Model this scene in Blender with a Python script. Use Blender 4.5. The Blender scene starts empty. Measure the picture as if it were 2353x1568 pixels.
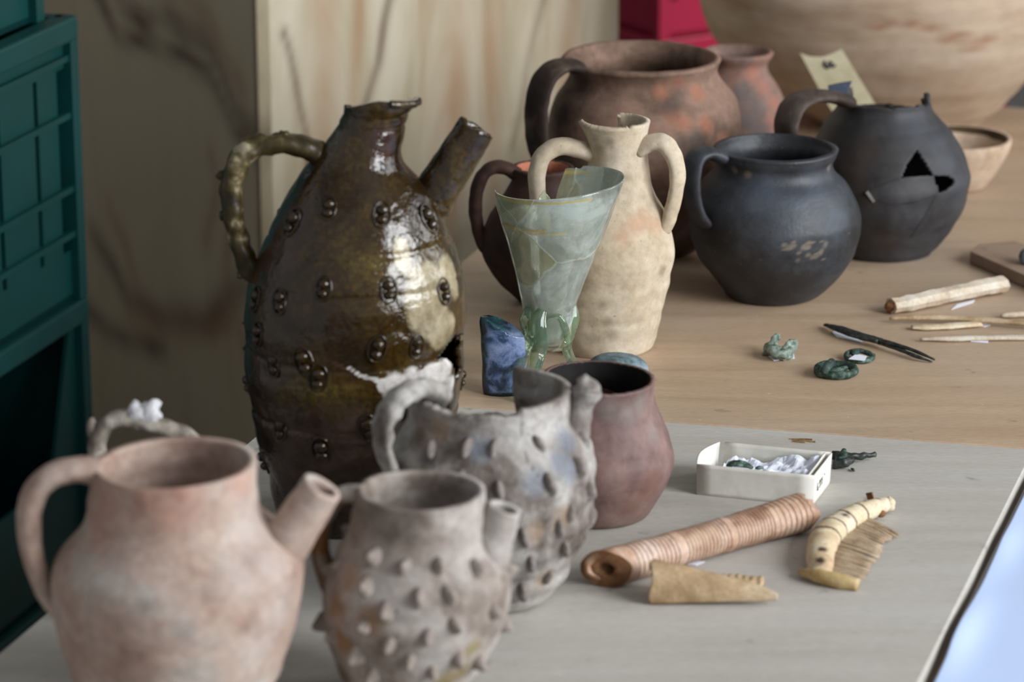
import bpy, bmesh, math, random
import numpy as np
from math import sin, cos, tan, pi, radians, sqrt, atan2, exp
from mathutils import Vector, Matrix, noise

S = bpy.context.scene
COL = S.collection
rnd = random.Random(7)

# ------------------------------------------------------------------ camera, light, exposure
F, W0, H0 = 7500.0, 2353, 1568          # focal length in pixels of the 2353x1568 frame
PITCH, CAMZ = radians(17.0), 0.83       # table top is z = 0
cp, sp = cos(PITCH), sin(PITCH)
FLOOR_Z = -0.646

cam_data = bpy.data.cameras.new('camera')
cam = bpy.data.objects.new('camera', cam_data)
COL.objects.link(cam)
cam.location = (0, 0, CAMZ)
cam.rotation_euler = (radians(90) - PITCH, 0, 0)
cam_data.sensor_fit = 'HORIZONTAL'
cam_data.sensor_width = 36.0
cam_data.lens = F / W0 * 36.0
cam_data.clip_start = 0.05
cam_data.dof.use_dof = True
cam_data.dof.focus_distance = 2.62
cam_data.dof.aperture_fstop = 6.3
S.camera = cam

world = bpy.data.worlds.new('world')
S.world = world
world.use_nodes = True
world.node_tree.nodes['Background'].inputs[0].default_value = (0.80, 0.82, 0.86, 1)
world.node_tree.nodes['Background'].inputs[1].default_value = 0.45

S.view_settings.view_transform = 'Standard'
S.view_settings.look = 'None'
S.view_settings.gamma = 1.0
S.view_settings.use_curve_mapping = False
S.view_settings.exposure = 0.0

# the window wall: n_in points into the room, w_along runs along the wall away from the camera
N_IN = Vector((-0.956, 0.292, 0.0))
ALONG = Vector((0.292, 0.956, 0.0))
WALL_P = Vector((0.10, 2.60, 0.0)) - N_IN * 2.9
WINDOWS = [(-1.15, 0.95, 0.45, 2.45), (1.45, 0.80, 0.45, 2.45)]   # centre along, half width, sill, head
WIN_POWER = [225.0, 70.0]
for (s, hw, z0, z1), pw in zip(WINDOWS, WIN_POWER):
    ld = bpy.data.lights.new('window_daylight', 'AREA')
    ld.shape = 'RECTANGLE'
    ld.size, ld.size_y = hw * 2, z1 - z0
    ld.energy = pw
    ld.color = (0.95, 0.98, 1.0)
    lo = bpy.data.objects.new('window_daylight', ld)
    lo.location = WALL_P + ALONG * s - N_IN * 0.16 + Vector((0, 0, (z0 + z1) / 2))
    lo.rotation_euler = N_IN.to_track_quat('-Z', 'Y').to_euler()
    COL.objects.link(lo)

# ------------------------------------------------------------------ pixel <-> space helpers
def ray(px, py):
    a = (px - W0 / 2) / F
    b = (py - H0 / 2) / F
    return Vector((a, cp - b * sp, -sp - b * cp))
def G(px, py, z=0.0):
    d = ray(px, py)
    t = (z - CAMZ) / d.z
    return Vector((d.x * t, d.y * t, z))
def onY(px, py, Y):
    d = ray(px, py)
    t = Y / d.y
    return Vector((d.x * t, Y, CAMZ + d.z * t))
def proj(p):
    dz = p[2] - CAMZ
    zc = p[1] * cp - dz * sp
    v = p[1] * sp + dz * cp
    return W0 / 2 + F * p[0] / zc, H0 / 2 - F * v / zc, zc
def nz(p, f, o=0.0):
    return noise.noise(Vector((p[0] * f + o, p[1] * f + o * 1.7, p[2] * f - o)))

# ------------------------------------------------------------------ object helpers
def tag(o, label=None, cat=None, group=None, kind=None):
    if label: o['label'] = label
    if cat: o['category'] = cat
    if group: o['group'] = group
    if kind: o['kind'] = kind
    return o
def thing(name, loc, label, cat, group=None, kind=None):
    o = bpy.data.objects.new(name, None)
    o.empty_display_size = 0.02
    o.location = loc
    COL.objects.link(o)
    return tag(o, label, cat, group, kind)
def mesh_from(name, verts, faces, smooth=True):
    me = bpy.data.meshes.new(name)
    me.from_pydata([tuple(v) for v in verts], [], faces)
    me.update()
    if smooth:
        me.polygons.foreach_set('use_smooth', [True] * len(me.polygons))
    return me
def link(name, me, mat, parent=None, label=None, loc=None):
    o = bpy.data.objects.new(name, me)
    COL.objects.link(o)
    if mat and not me.materials:
        me.materials.append(mat)
    if parent: o.parent = parent
    if loc is not None: o.location = loc
    if label: o['label'] = label
    return o
def part(name, verts, faces, mat, parent, smooth=True, label=None):
    """mesh given in world space, stored relative to its (unrotated) parent"""
    off = Vector(parent.location) if parent else Vector((0, 0, 0))
    if parent and parent.parent: off = off + Vector(parent.parent.location)
    me = mesh_from(name, [Vector(v) - off for v in verts], faces, smooth)
    return link(name, me, mat, parent, label)
def solidify(o, th, offset=-1):
    m = o.modifiers.new('thickness', 'SOLIDIFY')
    m.thickness = th
    m.offset = offset
    m.use_quality_normals = True
    return o
def bevel(o, w, seg=2):
    m = o.modifiers.new('edge', 'BEVEL')
    m.width = w; m.segments = seg; m.limit_method = 'ANGLE'; m.angle_limit = radians(40)
    return o
def box(c, ex, ey, ez, hx, hy, hz):
    """verts, faces of a box at c with half sizes along unit axes"""
    vs = []
    for k in (-1, 1):
        for j in (-1, 1):
            for i in (-1, 1):
                vs.append(Vector(c) + Vector(ex) * (hx * i) + Vector(ey) * (hy * j) + Vector(ez) * (hz * k))
    fs = [(0, 2, 3, 1), (4, 5, 7, 6), (0, 1, 5, 4), (2, 6, 7, 3), (0, 4, 6, 2), (1, 3, 7, 5)]
    return vs, fs
def join(*vf):
    V, Fc = [], []
    for v, f in vf:
        n = len(V)
        V += list(v)
        Fc += [tuple(i + n for i in q) for q in f]
    return V, Fc
def prism(poly, z0, z1):
    """poly: counter-clockwise list of xy"""
    n = len(poly)
    V = [Vector((p[0], p[1], z0)) for p in poly] + [Vector((p[0], p[1], z1)) for p in poly]
    Fc = [tuple(range(n - 1, -1, -1)), tuple(range(n, 2 * n))]
    for i in range(n):
        j = (i + 1) % n
        Fc.append((i, j, n + j, n + i))
    return V, Fc
def catmull(P, n):
    P = [np.array(p, float) for p in P]
    Q = [2 * P[0] - P[1]] + P + [2 * P[-1] - P[-2]]
    out = []
    for i in range(len(P) - 1):
        a, b, c, d = Q[i], Q[i + 1], Q[i + 2], Q[i + 3]
        for k in range(n):
            t = k / n
            out.append(0.5 * (2 * b + (c - a) * t + (2 * a - 5 * b + 4 * c - d) * t * t + (-a + 3 * b - 3 * c + d) * t ** 3))
    out.append(P[-1])
    return out
def sweep(pts, rads, seg=16, n=6, binormal=None, caps=True, lump=0.0, lf=120.0, ridge=0.0, up=(0, 0, 1)):
    """tube along pts (Catmull-Rom); rads = (a in plane, b along binormal) per point"""
    pr = [(rads, rads)] * len(pts) if isinstance(rads, (int, float)) else \
        [rads] * len(pts) if isinstance(rads, tuple) else [(r, r) if isinstance(r, (int, float)) else r for r in rads]
    C = catmull(pts, n)
    R = catmull(pr, n)
    V, Fc = [], []
    m = len(C)
    for i in range(m):
        t = Vector(C[min(i + 1, m - 1)] - C[max(i - 1, 0)]).normalized()
        if binormal is not None:
            b = (Vector(binormal) - t * t.dot(Vector(binormal))).normalized()
        else:
            u = Vector(up) - t * t.dot(Vector(up))
            if u.length < 1e-3: u = Vector((0, 1, 0)) - t * t.y
            b = t.cross(u.normalized()).normalized()
        nn = b.cross(t)
        for k in range(seg):
            w = 2 * pi * k / seg
            q = 1 + ridge * cos(3 * w)
            p = Vector(C[i]) + nn * (cos(w) * R[i][0] * q) + b * (sin(w) * R[i][1] * q)
            if lump: p += (nn * cos(w) + b * sin(w)) * (lump * nz(p, lf, 3.1))
            V.append(p)
    for i in range(m - 1):
        for k in range(seg):
            l = (k + 1) % seg
            Fc.append((i * seg + k, i * seg + l, (i + 1) * seg + l, (i + 1) * seg + k))
    if caps:
        Fc.append(tuple(range(seg - 1, -1, -1)))
        Fc.append(tuple((m - 1) * seg + k for k in range(seg)))
    return V, Fc
def ball(c, ax, ay, az, rx, ry, rz, nu=10, nv=7, pw=1.0):
    V, Fc = [], []
    for j in range(nv + 1):
        ph = -pi / 2 + pi * j / nv
        for i in range(nu):
            th = 2 * pi * i / nu
            V.append(Vector(c) + Vector(ax) * (rx * cos(ph) * cos(th)) + Vector(ay) * (ry * cos(ph) * sin(th)) + Vector(az) * (rz * sin(ph)))
    for j in range(nv):
        for i in range(nu):
            k = (i + 1) % nu
            Fc.append((j * nu + i, j * nu + k, (j + 1) * nu + k, (j + 1) * nu + i))
    return V, Fc

# ------------------------------------------------------------------ materials
def srgb(h):
    c = [int(h[i:i + 2], 16) / 255 for i in (0, 2, 4)]
    return tuple(x / 12.92 if x <= 0.04045 else ((x + 0.055) / 1.055) ** 2.4 for x in c) + (1.0,)
class NT:
    def __init__(self, name):
        self.m = bpy.data.materials.new(name)
        self.m.use_nodes = True
        self.t = self.m.node_tree
        self.b = self.t.nodes['Principled BSDF']
        self.co = self.t.nodes.new('ShaderNodeTexCoord').outputs['Object']
    def L(self, a, b): self.t.links.new(a, b)
    def noise(self, scale, detail=5.0, rough=0.55, dist=0.0, vec=None, stretch=None):
        n = self.t.nodes.new('ShaderNodeTexNoise')
        n.inputs['Scale'].default_value = scale
        n.inputs['Detail'].default_value = detail
        n.inputs['Roughness'].default_value = rough
        n.inputs['Distortion'].default_value = dist
        v = vec or self.co
        if stretch:
            mp = self.t.nodes.new('ShaderNodeMapping')
            mp.inputs['Scale'].default_value = stretch[:3]
            if len(stretch) > 3: mp.inputs['Rotation'].default_value = (0, 0, stretch[3])
            self.L(v, mp.inputs[0]); v = mp.outputs[0]
        self.L(v, n.inputs['Vector'])
        return n.outputs['Fac']
    def ramp(self, fac, stops):
        r = self.t.nodes.new('ShaderNodeValToRGB')
        e = r.color_ramp.elements
        while len(e) < len(stops): e.new(0.5)
        for k, (p, c) in enumerate(stops):
            e[k].position = p
            e[k].color = c if len(c) == 4 else tuple(c) + (1,)
        self.L(fac, r.inputs[0])
        return r.outputs[0]
    def mix(self, fac, a, b, mode='MIX'):
        m = self.t.nodes.new('ShaderNodeMix')
        m.data_type = 'RGBA'; m.blend_type = mode
        for s, v in ((m.inputs[0], fac), (m.inputs[6], a), (m.inputs[7], b)):
            if isinstance(v, (int, float)): s.default_value = v
            elif isinstance(v, tuple): s.default_value = v
            else: self.L(v, s)
        return m.outputs[2]
    def math(self, op, a, b=None, clamp=False):
        m = self.t.nodes.new('ShaderNodeMath'); m.operation = op; m.use_clamp = clamp
        for s, v in ((m.inputs[0], a), (m.inputs[1], b)):
            if v is None: continue
            if isinstance(v, (int, float)): s.default_value = v
            else: self.L(v, s)
        return m.outputs[0]
    def step(self, fac, a, b):
        m = self.t.nodes.new('ShaderNodeMapRange')
        m.inputs['From Min'].default_value = a; m.inputs['From Max'].default_value = b
        self.L(fac, m.inputs['Value'])
        return m.outputs[0]
    def paint(self):
        a = self.t.nodes.new('ShaderNodeAttribute'); a.attribute_name = 'paint'
        s = self.t.nodes.new('ShaderNodeSeparateColor')
        self.L(a.outputs['Color'], s.inputs[0])
        return s.outputs
    def bump(self, h, strength, dist=0.001):
        b = self.t.nodes.new('ShaderNodeBump')
        b.inputs['Strength'].default_value = strength
        b.inputs['Distance'].default_value = dist
        self.L(h, b.inputs['Height'])
        self.L(b.outputs[0], self.b.inputs['Normal'])
    def done(self, col, rough=0.8, spec=0.3):
        if isinstance(col, tuple): self.b.inputs['Base Color'].default_value = col
        else: self.L(col, self.b.inputs['Base Color'])
        if isinstance(rough, (int, float)): self.b.inputs['Roughness'].default_value = rough
        else: self.L(rough, self.b.inputs['Roughness'])
        self.b.inputs['Specular IOR Level'].default_value = spec
        return self.m

def clay(name, cols, scale=22, rough=0.85, bump=0.35, paints=(), speck=None, spec=0.25, fine=0.35, dist=0.0012, lo=0.34, hi=0.66, streak=None, pf=0.62):
    t = NT(name)
    n = t.noise(scale, 7, 0.6, 0.3, stretch=streak)
    k = len(cols)
    c = t.ramp(n, [(lo + (hi - lo) * i / max(1, k - 1), srgb(x)) for i, x in enumerate(cols)])
    f = t.noise(scale * 9, 4, 0.65)
    c = t.mix(fine, c, t.ramp(f, [(0.3, (0.25, 0.25, 0.25, 1)), (0.7, (0.75, 0.75, 0.75, 1))]), 'OVERLAY')
    if paints:
        P = t.paint()
        for i, x in enumerate(paints):
            if not x: continue
            wob = t.math('ADD', P[i], t.math('MULTIPLY', t.math('SUBTRACT', t.noise(scale * 3, 5, 0.65), 0.5), t.math('MULTIPLY', P[i], 1.6)))
            c = t.mix(t.math('MULTIPLY', t.step(wob, 0.2, 0.9), pf), c, srgb(x))
    if speck:
        s = t.noise(scale * 16, 2, 0.5)
        c = t.mix(t.step(s, 0.68, 0.74), c, srgb(speck))
    t.bump(t.math('ADD', f, t.math('MULTIPLY', n, 1.2)), bump, dist)
    return t.done(c, rough, spec)

MAT = {}
MAT['pink_clay'] = clay('pink_buff_clay', ['866c60', 'a0897d', 'ab988d', 'a8a099'], 16, 0.9, 0.35, paints=('aa7866', '7d7470', 'b8b4b0'), pf=0.4)
MAT['knob_clay'] = clay('grey_buff_clay', ['5d4f45', '867b73', 'a09892', 'aca7a3'], 20, 0.75, 0.5, paints=('8a6231', '5d564f', '7c6a2a'), speck='5a4a3c')
MAT['blue_grey_clay'] = clay('blue_grey_clay', ['4a3f38', '736a64', '99948f', 'aeaaa5'], 24, 0.65, 0.75, paints=('6c7583', '937a60', '463f3a'), speck='44403e', spec=0.35)
MAT['red_clay'] = clay('reddish_brown_clay', ['4f3d38', '674f4b', '7a605a', '836f66'], 14, 0.6, 0.25, paints=('785347', '857d76', '2a2422'), pf=0.5, spec=0.4)
MAT['cream_clay'] = clay('cream_clay', ['a4937b', 'b6a68f', 'bfb19c', 'c3b7a5'], 14, 0.9, 0.25, paints=('ad8569', '80715f', 'b39d7f'), speck='a5947c')
MAT['dark_brown_clay'] = clay('dark_brown_clay', ['2a1d19', '3b2923', '4b342c'], 18, 0.7, 0.3, paints=('b9664e', None, None))
MAT['big_pot_clay'] = clay('brown_red_clay', ['4d3a30', '6b5548', '836a5c', '8a6a5b'], 15, 0.8, 0.3, paints=('a0654f', '464240', '1a1716'))
MAT['orange_grey_clay'] = clay('orange_grey_clay', ['64544d', '80685f', '936a5b'], 17, 0.8, 0.3, paints=('a2695a', '5c5a5a', None))
MAT['blue_black_clay'] = clay('blue_black_clay', ['1f2022', '292b2f', '33363c', '3d4147'], 20, 0.5, 0.4, paints=('83786b', '444c58', '1d1917'), speck='4f4b46', spec=0.45)
MAT['black_clay'] = clay('black_burnished_clay', ['1f1d1c', '2d2c2d', '38373a', '414045'], 12, 0.6, 0.25, paints=('3d312b', '3f434c', '141313'), spec=0.4)
MAT['beige_clay'] = clay('beige_clay', ['a98f78', 'bda68f', 'c7b29e'], 16, 0.9, 0.2)
MAT['urn_clay'] = clay('pale_urn_clay', ['a58d76', 'b49f8a', 'c0af9d'], 6, 0.9, 0.15, paints=('8f6248', None, None), fine=0.15, streak=(1, 1, 5))

def glaze():
    t = NT('olive_brown_glaze')
    n = t.noise(16, 7, 0.62, 0.4)
    c = t.ramp(n, [(0.30, srgb('170e07')), (0.45, srgb('2e1f0a')), (0.56, srgb('443313')), (0.70, srgb('5f5024'))])
    f = t.noise(260, 3, 0.7)
    c = t.mix(t.step(f, 0.42, 0.62), t.mix(0.62, c, srgb('1a1207')), c)
    P = t.paint()
    n3 = t.noise(60, 6, 0.7)
    def m(i):
        wob = t.math('ADD', P[i], t.math('MULTIPLY', t.math('SUBTRACT', n3, 0.5), t.math('MULTIPLY', P[i], 1.5)))
        return t.step(wob, 0.3, 0.6)
    c = t.mix(m(0), c, t.ramp(n3, [(0.35, srgb('6e6146')), (0.65, srgb('a3977c'))]))
    c = t.mix(m(1), c, t.ramp(n3, [(0.35, srgb('2b1d16')), (0.7, srgb('4a352a'))]))
    c = t.mix(m(2), c, t.ramp(n3, [(0.3, srgb('8d8680')), (0.65, srgb('d0ccc8'))]))
    r = t.math('ADD', t.math('MULTIPLY', m(2), 0.7), t.math('MULTIPLY', t.step(n3, 0.4, 0.75), 0.16))
    r = t.math('ADD', r, 0.07)
    n2 = t.noise(45, 4, 0.5)
    n4 = t.noise(120, 3, 0.6)
    t.bump(t.math('ADD', t.math('ADD', t.math('MULTIPLY', n2, 1.6), t.math('MULTIPLY', n4, 0.9)), t.math('MULTIPLY', f, 0.25)), 0.75, 0.0014)
    return t.done(c, r, 0.55)
MAT['glaze'] = glaze()

def pale_handle():
    t = NT('encrusted_glaze')
    n = t.noise(38, 5, 0.6, 0.3)
    c = t.ramp(n, [(0.36, srgb('1f180c')), (0.52, srgb('3d3319')), (0.58, srgb('5f5438')), (0.64, srgb('a79b82'))])
    t.bump(t.noise(120, 4, 0.6), 0.6, 0.001)
    return t.done(c, 0.4, 0.4)
MAT['glaze_handle'] = pale_handle()

def glass(name, tint, body, opac, band=None):
    t = NT(name)
    t.m.use_nodes = True
    tr = t.t.nodes.new('ShaderNodeBsdfTransparent')
    tr.inputs[0].default_value = tint
    n = t.noise(22, 6, 0.6, 0.5)
    n2 = t.noise(150, 4, 0.7)
    vo = t.t.nodes.new('ShaderNodeTexVoronoi')
    vo.feature = 'DISTANCE_TO_EDGE'
    vo.inputs['Scale'].default_value = 14
    mv = t.t.nodes.new('ShaderNodeMix'); mv.data_type = 'RGBA'; mv.blend_type = 'ADD'
    mv.inputs[0].default_value = 0.02
    nn = t.t.nodes.new('ShaderNodeTexNoise'); nn.inputs['Scale'].default_value = 30
    t.L(t.co, nn.inputs['Vector']); t.L(t.co, mv.inputs[6]); t.L(nn.outputs['Color'], mv.inputs[7])
    t.L(mv.outputs[2], vo.inputs['Vector'])
    crack = t.math('SUBTRACT', 1.0, t.step(vo.outputs['Distance'], 0.006, 0.022))
    col = t.ramp(n, [(0.35, srgb(body[0])), (0.5, srgb(body[1])), (0.66, srgb(body[2]))])
    vc = t.t.nodes.new('ShaderNodeTexVoronoi'); vc.inputs['Scale'].default_value = 14
    t.L(mv.outputs[2], vc.inputs['Vector'])
    sc = t.t.nodes.new('ShaderNodeSeparateColor'); t.L(vc.outputs['Color'], sc.inputs[0])
    col = t.mix(t.math('MULTIPLY', t.step(sc.outputs[0], 0.45, 0.5), 0.6), col, srgb('b9bb8c'))
    col = t.mix(t.math('MULTIPLY', t.step(sc.outputs[1], 0.55, 0.6), 0.6), col, srgb('c9dcdc'))
    op = t.math('ADD', t.math('MULTIPLY', t.step(n, 0.42, 0.6), opac), opac * 0.45)
    op = t.math('ADD', op, t.math('MULTIPLY', sc.outputs[2], 0.14))
    op = t.math('ADD', op, t.math('MULTIPLY', t.step(n2, 0.55, 0.8), 0.18))
    if band:
        P = t.paint()
        col = t.mix(P[0], col, srgb('b9a04a'))
        col = t.mix(P[1], col, srgb('9aa86a'))
        op = t.math('ADD', op, t.math('MULTIPLY', P[0], 0.5))
        op = t.math('ADD', op, t.math('MULTIPLY', crack, 0.16))
        col = t.mix(t.math('MULTIPLY', crack, 0.3), col, srgb('d9ddd0'))
    op = t.math('MINIMUM', op, 0.95)
    t.done(col, 0.16, 0.6)
    t.b.inputs['Coat Weight'].default_value = 0.0
    t.bump(t.math('ADD', n, t.math('MULTIPLY', crack, 0.5)), 0.35, 0.001)
    mx = t.t.nodes.new('ShaderNodeMixShader')
    t.L(op, mx.inputs[0]); t.L(tr.outputs[0], mx.inputs[1]); t.L(t.b.outputs[0], mx.inputs[2])
    gl = t.t.nodes.new('ShaderNodeBsdfGlossy'); gl.inputs['Roughness'].default_value = 0.06
    fr = t.t.nodes.new('ShaderNodeFresnel'); fr.inputs[0].default_value = 1.45
    mg = t.t.nodes.new('ShaderNodeMixShader')
    t.L(t.math('MULTIPLY', fr.outputs[0], 0.8), mg.inputs[0])
    t.L(mx.outputs[0], mg.inputs[1]); t.L(gl.outputs[0], mg.inputs[2])
    out = t.t.nodes['Material Output']
    t.L(mg.outputs[0], out.inputs['Surface'])
    return t.m
MAT['goblet_glass'] = glass('pale_green_weathered_glass', (0.965, 0.985, 0.955, 1), ('c0c0a0', 'c9cfbc', 'd6e2da'), 0.34, True)
def green_glass():
    t = NT('green_glass')
    t.done(srgb('bdd6bd'), 0.05, 0.5)
    t.b.inputs['Transmission Weight'].default_value = 0.92
    t.b.inputs['IOR'].default_value = 1.45
    t.bump(t.noise(60, 3, 0.5, stretch=(4, 4, 0.5)), 0.25, 0.001)
    return t.m
MAT['green_glass'] = green_glass()
def blue_frag():
    t = NT('cobalt_glass_crust')
    n = t.noise(55, 6, 0.65, 0.4)
    c = t.ramp(n, [(0.35, srgb('10202e')), (0.43, srgb('2a4060')), (0.50, srgb('5a6c92')), (0.64, srgb('8492b3'))])
    P = t.paint()
    w = t.math('ADD', P[0], t.math('MULTIPLY', t.math('SUBTRACT', n, 0.5), 1.4))
    c = t.mix(t.step(w, 0.35, 0.65), c, t.ramp(t.noise(90, 4, 0.6), [(0.4, srgb('0b151c')), (0.62, srgb('12363f')), (0.75, srgb('2b6f68'))]))
    t.bump(t.noise(130, 5, 0.6), 0.5, 0.001)
    return t.done(c, 0.28, 0.6)
MAT['blue_frag'] = blue_frag()

def wood(name, c1, c2, stain, rot, rough=0.65, gs=1.0):
    t = NT(name)
    g = t.noise(9 * gs, 6, 0.6, 0.5, stretch=(0.35, 3.2, 1, rot))
    c = t.ramp(g, [(0.33, srgb(c1)), (0.67, srgb(c2))])
    b = t.noise(3.2, 4, 0.5)
    c = t.mix(t.math('MULTIPLY', t.step(b, 0.5, 0.75), 0.45), c, srgb(stain))
    f = t.noise(300, 3, 0.6, stretch=(0.4, 2.0, 1, rot))
    c = t.mix(0.16, c, t.ramp(f, [(0.3, (0.2, 0.2, 0.2, 1)), (0.7, (0.8, 0.8, 0.8, 1))]), 'OVERLAY')
    s = t.noise(46, 3, 0.55)
    c = t.mix(t.math('MULTIPLY', t.step(s, 0.68, 0.80), 0.55), c, srgb('5b524a'))
    s2 = t.noise(150, 2, 0.5)
    c = t.mix(t.math('MULTIPLY', t.step(s2, 0.73, 0.78), 0.5), c, srgb('d8d2c6'))
    t.bump(f, 0.12, 0.0006)
    return t.done(c, rough, 0.35)
MAT['ply'] = wood('grey_beige_plywood', 'aba69e', 'b9b5af', '9f9a94', 0.30, 0.6)
MAT['tan'] = wood('tan_wood', 'aa9076', 'bba38a', 'afa396', 0.29, 0.5)
MAT['leg_wood'] = wood('pine_leg', '8d7458', 'a08868', '7a6650', 0.0)
MAT['slab_wood'] = wood('brown_wood_slab', '8a7362', '9c8775', '6a564a', 0.2)
MAT['sheet'] = (lambda t: (t.bump(t.noise(9, 3, 0.5), 0.10, 0.004), t.done(srgb('bfd2f6'), 0.7, 0.3))[1])(NT('bluish_white_paper'))
MAT['paper'] = (lambda t: (t.bump(t.noise(160, 3, 0.5), 0.15, 0.001), t.done(srgb('e3e6f2'), 0.75, 0.3))[1])(NT('white_paper'))
def card():
    t = NT('off_white_cardboard')
    n = t.noise(30, 5, 0.6)
    c = t.ramp(n, [(0.35, srgb('c4c1b6')), (0.6, srgb('dad8d0'))])
    t.bump(t.noise(200, 3, 0.5), 0.2, 0.0006)
    return t.done(c, 0.75, 0.25)
MAT['card'] = card()
MAT['tissue'] = (lambda t: (t.bump(t.noise(90, 4, 0.6), 0.3, 0.001), t.done(srgb('dfe3f0'), 0.6, 0.3))[1])(NT('tissue_paper'))
MAT['ink'] = NT('black_ink').done(srgb('2b2b33'), 0.7)
MAT['tag'] = clay('yellowed_card', ['a0977a', 'ada488', 'b5ad95'], 20, 0.8, 0.1, fine=0.1)
def bronze():
    t = NT('green_bronze_patina')
    n = t.noise(160, 6, 0.7)
    c = t.ramp(n, [(0.32, srgb('121815')), (0.5, srgb('2a3f37')), (0.64, srgb('5f776b')), (0.75, srgb('8b9c92'))])
    t.bump(n, 0.7, 0.001)
    return t.done(c, 0.6, 0.4)
MAT['bronze'] = bronze()
MAT['dark_bronze'] = (lambda t: (t.bump(t.noise(300, 4, 0.6), 0.5, 0.0006), t.done(t.ramp(t.noise(200, 5, 0.65), [(0.38, srgb('16191a')), (0.6, srgb('333b36')), (0.75, srgb('6f776c'))]), 0.45, 0.5))[1])(NT('dark_bronze'))
def pale_bronze():
    t = NT('pale_green_bronze')
    n = t.noise(200, 6, 0.7)
    c = t.ramp(n, [(0.3, srgb('3a4640')), (0.48, srgb('76857b')), (0.66, srgb('a5b0a6'))])
    t.bump(n, 0.7, 0.001)
    return t.done(c, 0.7, 0.3)
MAT['pale_bronze'] = pale_bronze()
MAT['ring_bone'] = clay('pinkish_brown_bone', ['94705a', 'ae8d77', 'bda08d', 'c6afa2'], 34, 0.5, 0.2, paints=('4a3022', '7a5232', 'c8b195'), spec=0.4, pf=0.8)
MAT['bone'] = clay('tan_bone', ['94795a', 'ad9473', 'c2ae92'], 36, 0.6, 0.35, paints=('b98d58', 'd4c8b4', '6e5a40'), spec=0.35, speck='86683f')
MAT['pale_bone'] = clay('pale_bone', ['b39878', 'cab899', 'd4c6ae'], 40, 0.6, 0.3, paints=('3a2a20', 'b98d58', None), speck='8a6a4a', spec=0.35, pf=1.0)
MAT['comb_wood'] = clay('grey_tan_comb_bone', ['85705a', 'a08b72', 'b09d85'], 60, 0.7, 0.3)
MAT['yellow_bone'] = clay('yellowed_bone', ['a18657', 'b69c6d', 'c4b08a'], 40, 0.6, 0.2)
MAT['white_bone'] = clay('whitish_bone', ['ad957c', 'c4b7a5', 'd0c8bb'], 40, 0.7, 0.4, paints=('b98d68', '8c5a38', None))
MAT['teal'] = (lambda t: (t.bump(t.noise(60, 3, 0.5), 0.08, 0.001), t.done(t.ramp(t.noise(6, 3), [(0.35, srgb('033332')), (0.65, srgb('053b3b'))]), 0.5, 0.25))[1])(NT('teal_plastic'))
MAT['red'] = (lambda t: (t.bump(t.noise(60, 3, 0.5), 0.08, 0.001), t.done(srgb('a5123a'), 0.4, 0.5))[1])(NT('crimson_plastic'))
def marble(name='cream_marble', st=(3.0, 3.0, 0.55), warm=None, streak=0.55):
    t = NT(name)
    n = t.noise(5, 5, 0.6, 0.8, stretch=st)
    c = t.ramp(n, [(0.35, srgb('b3a68b')), (0.5, srgb('c8bda6')), (0.68, srgb('d2c9b4'))])
    if warm: c = t.mix(0.7, c, srgb(warm))
    n2 = t.noise(4, 4, 0.6, 1.2, stretch=(4.0, 4.0, 0.5))
    c = t.mix(t.math('MULTIPLY', t.step(n2, 0.52, 0.68), streak), c, srgb('a98a68'))
    P = t.paint()
    c = t.mix(t.math('MULTIPLY', P[0], 0.85), c, srgb('553620'))
    c = t.mix(t.math('MULTIPLY', P[1], 0.6), c, srgb('a77a55'))
    return t.done(c, 0.3, 0.4)
MAT['marble'] = marble()
MAT['veined_marble'] = marble('warm_veined_marble', (1.2, 1.2, 0.8), 'dccba6', 0.2)
MAT['plaster'] = (lambda t: t.done(t.ramp(t.noise(2, 4), [(0.3, srgb('8f8d8a')), (0.7, srgb('a3a19e'))]), 0.9))(NT('grey_plaster'))
MAT['concrete'] = (lambda t: t.done(t.ramp(t.noise(5, 6), [(0.3, srgb('7d7a77')), (0.7, srgb('989693'))]), 0.7))(NT('concrete_floor'))
MAT['frame'] = NT('dark_window_frame').done(srgb('3b3936'), 0.6)

# ------------------------------------------------------------------ the room
def structure(name, vf, mat, smooth=False, parent=None):
    o = part(name, vf[0], vf[1], MAT[mat], parent, smooth)
    o['kind'] = 'structure'
    return o
E1, E2, EZ = ALONG, Vector((0.956, -0.292, 0)), Vector((0, 0, 1))
structure('floor', prism([(-3.2, 0.2), (3.6, 0.2), (3.6, 8.2), (-3.2, 8.2)], FLOOR_Z - 0.05, FLOOR_Z), 'concrete')
structure('wall_back', prism([(-3.2, 7.6), (3.6, 7.6), (3.6, 7.8), (-3.2, 7.8)], FLOOR_Z, 3.2), 'plaster')
structure('shade_wall_left', prism([(-1.3, 0.2), (-1.2, 0.2), (-1.2, 7.6), (-1.3, 7.6)], FLOOR_Z, 0.45), 'plaster')  # unseen low wall, placed and cut low to shape the pillar's fill light
structure('ceiling', prism([(-3.2, 0.2), (3.6, 0.2), (3.6, 7.8), (-3.2, 7.8)], 3.2, 3.3), 'plaster')
def wall_box(s0, s1, z0, z1):
    c = WALL_P + ALONG * ((s0 + s1) / 2) - N_IN * 0.06 + EZ * ((z0 + z1) / 2)
    return box(c, ALONG, N_IN, EZ, (s1 - s0) / 2, 0.06, (z1 - z0) / 2)
a0, a1 = WINDOWS[0][0] - WINDOWS[0][1], WINDOWS[0][0] + WINDOWS[0][1]
b0, b1 = WINDOWS[1][0] - WINDOWS[1][1], WINDOWS[1][0] + WINDOWS[1][1]
zs, zh = WINDOWS[0][2], WINDOWS[0][3]
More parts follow.
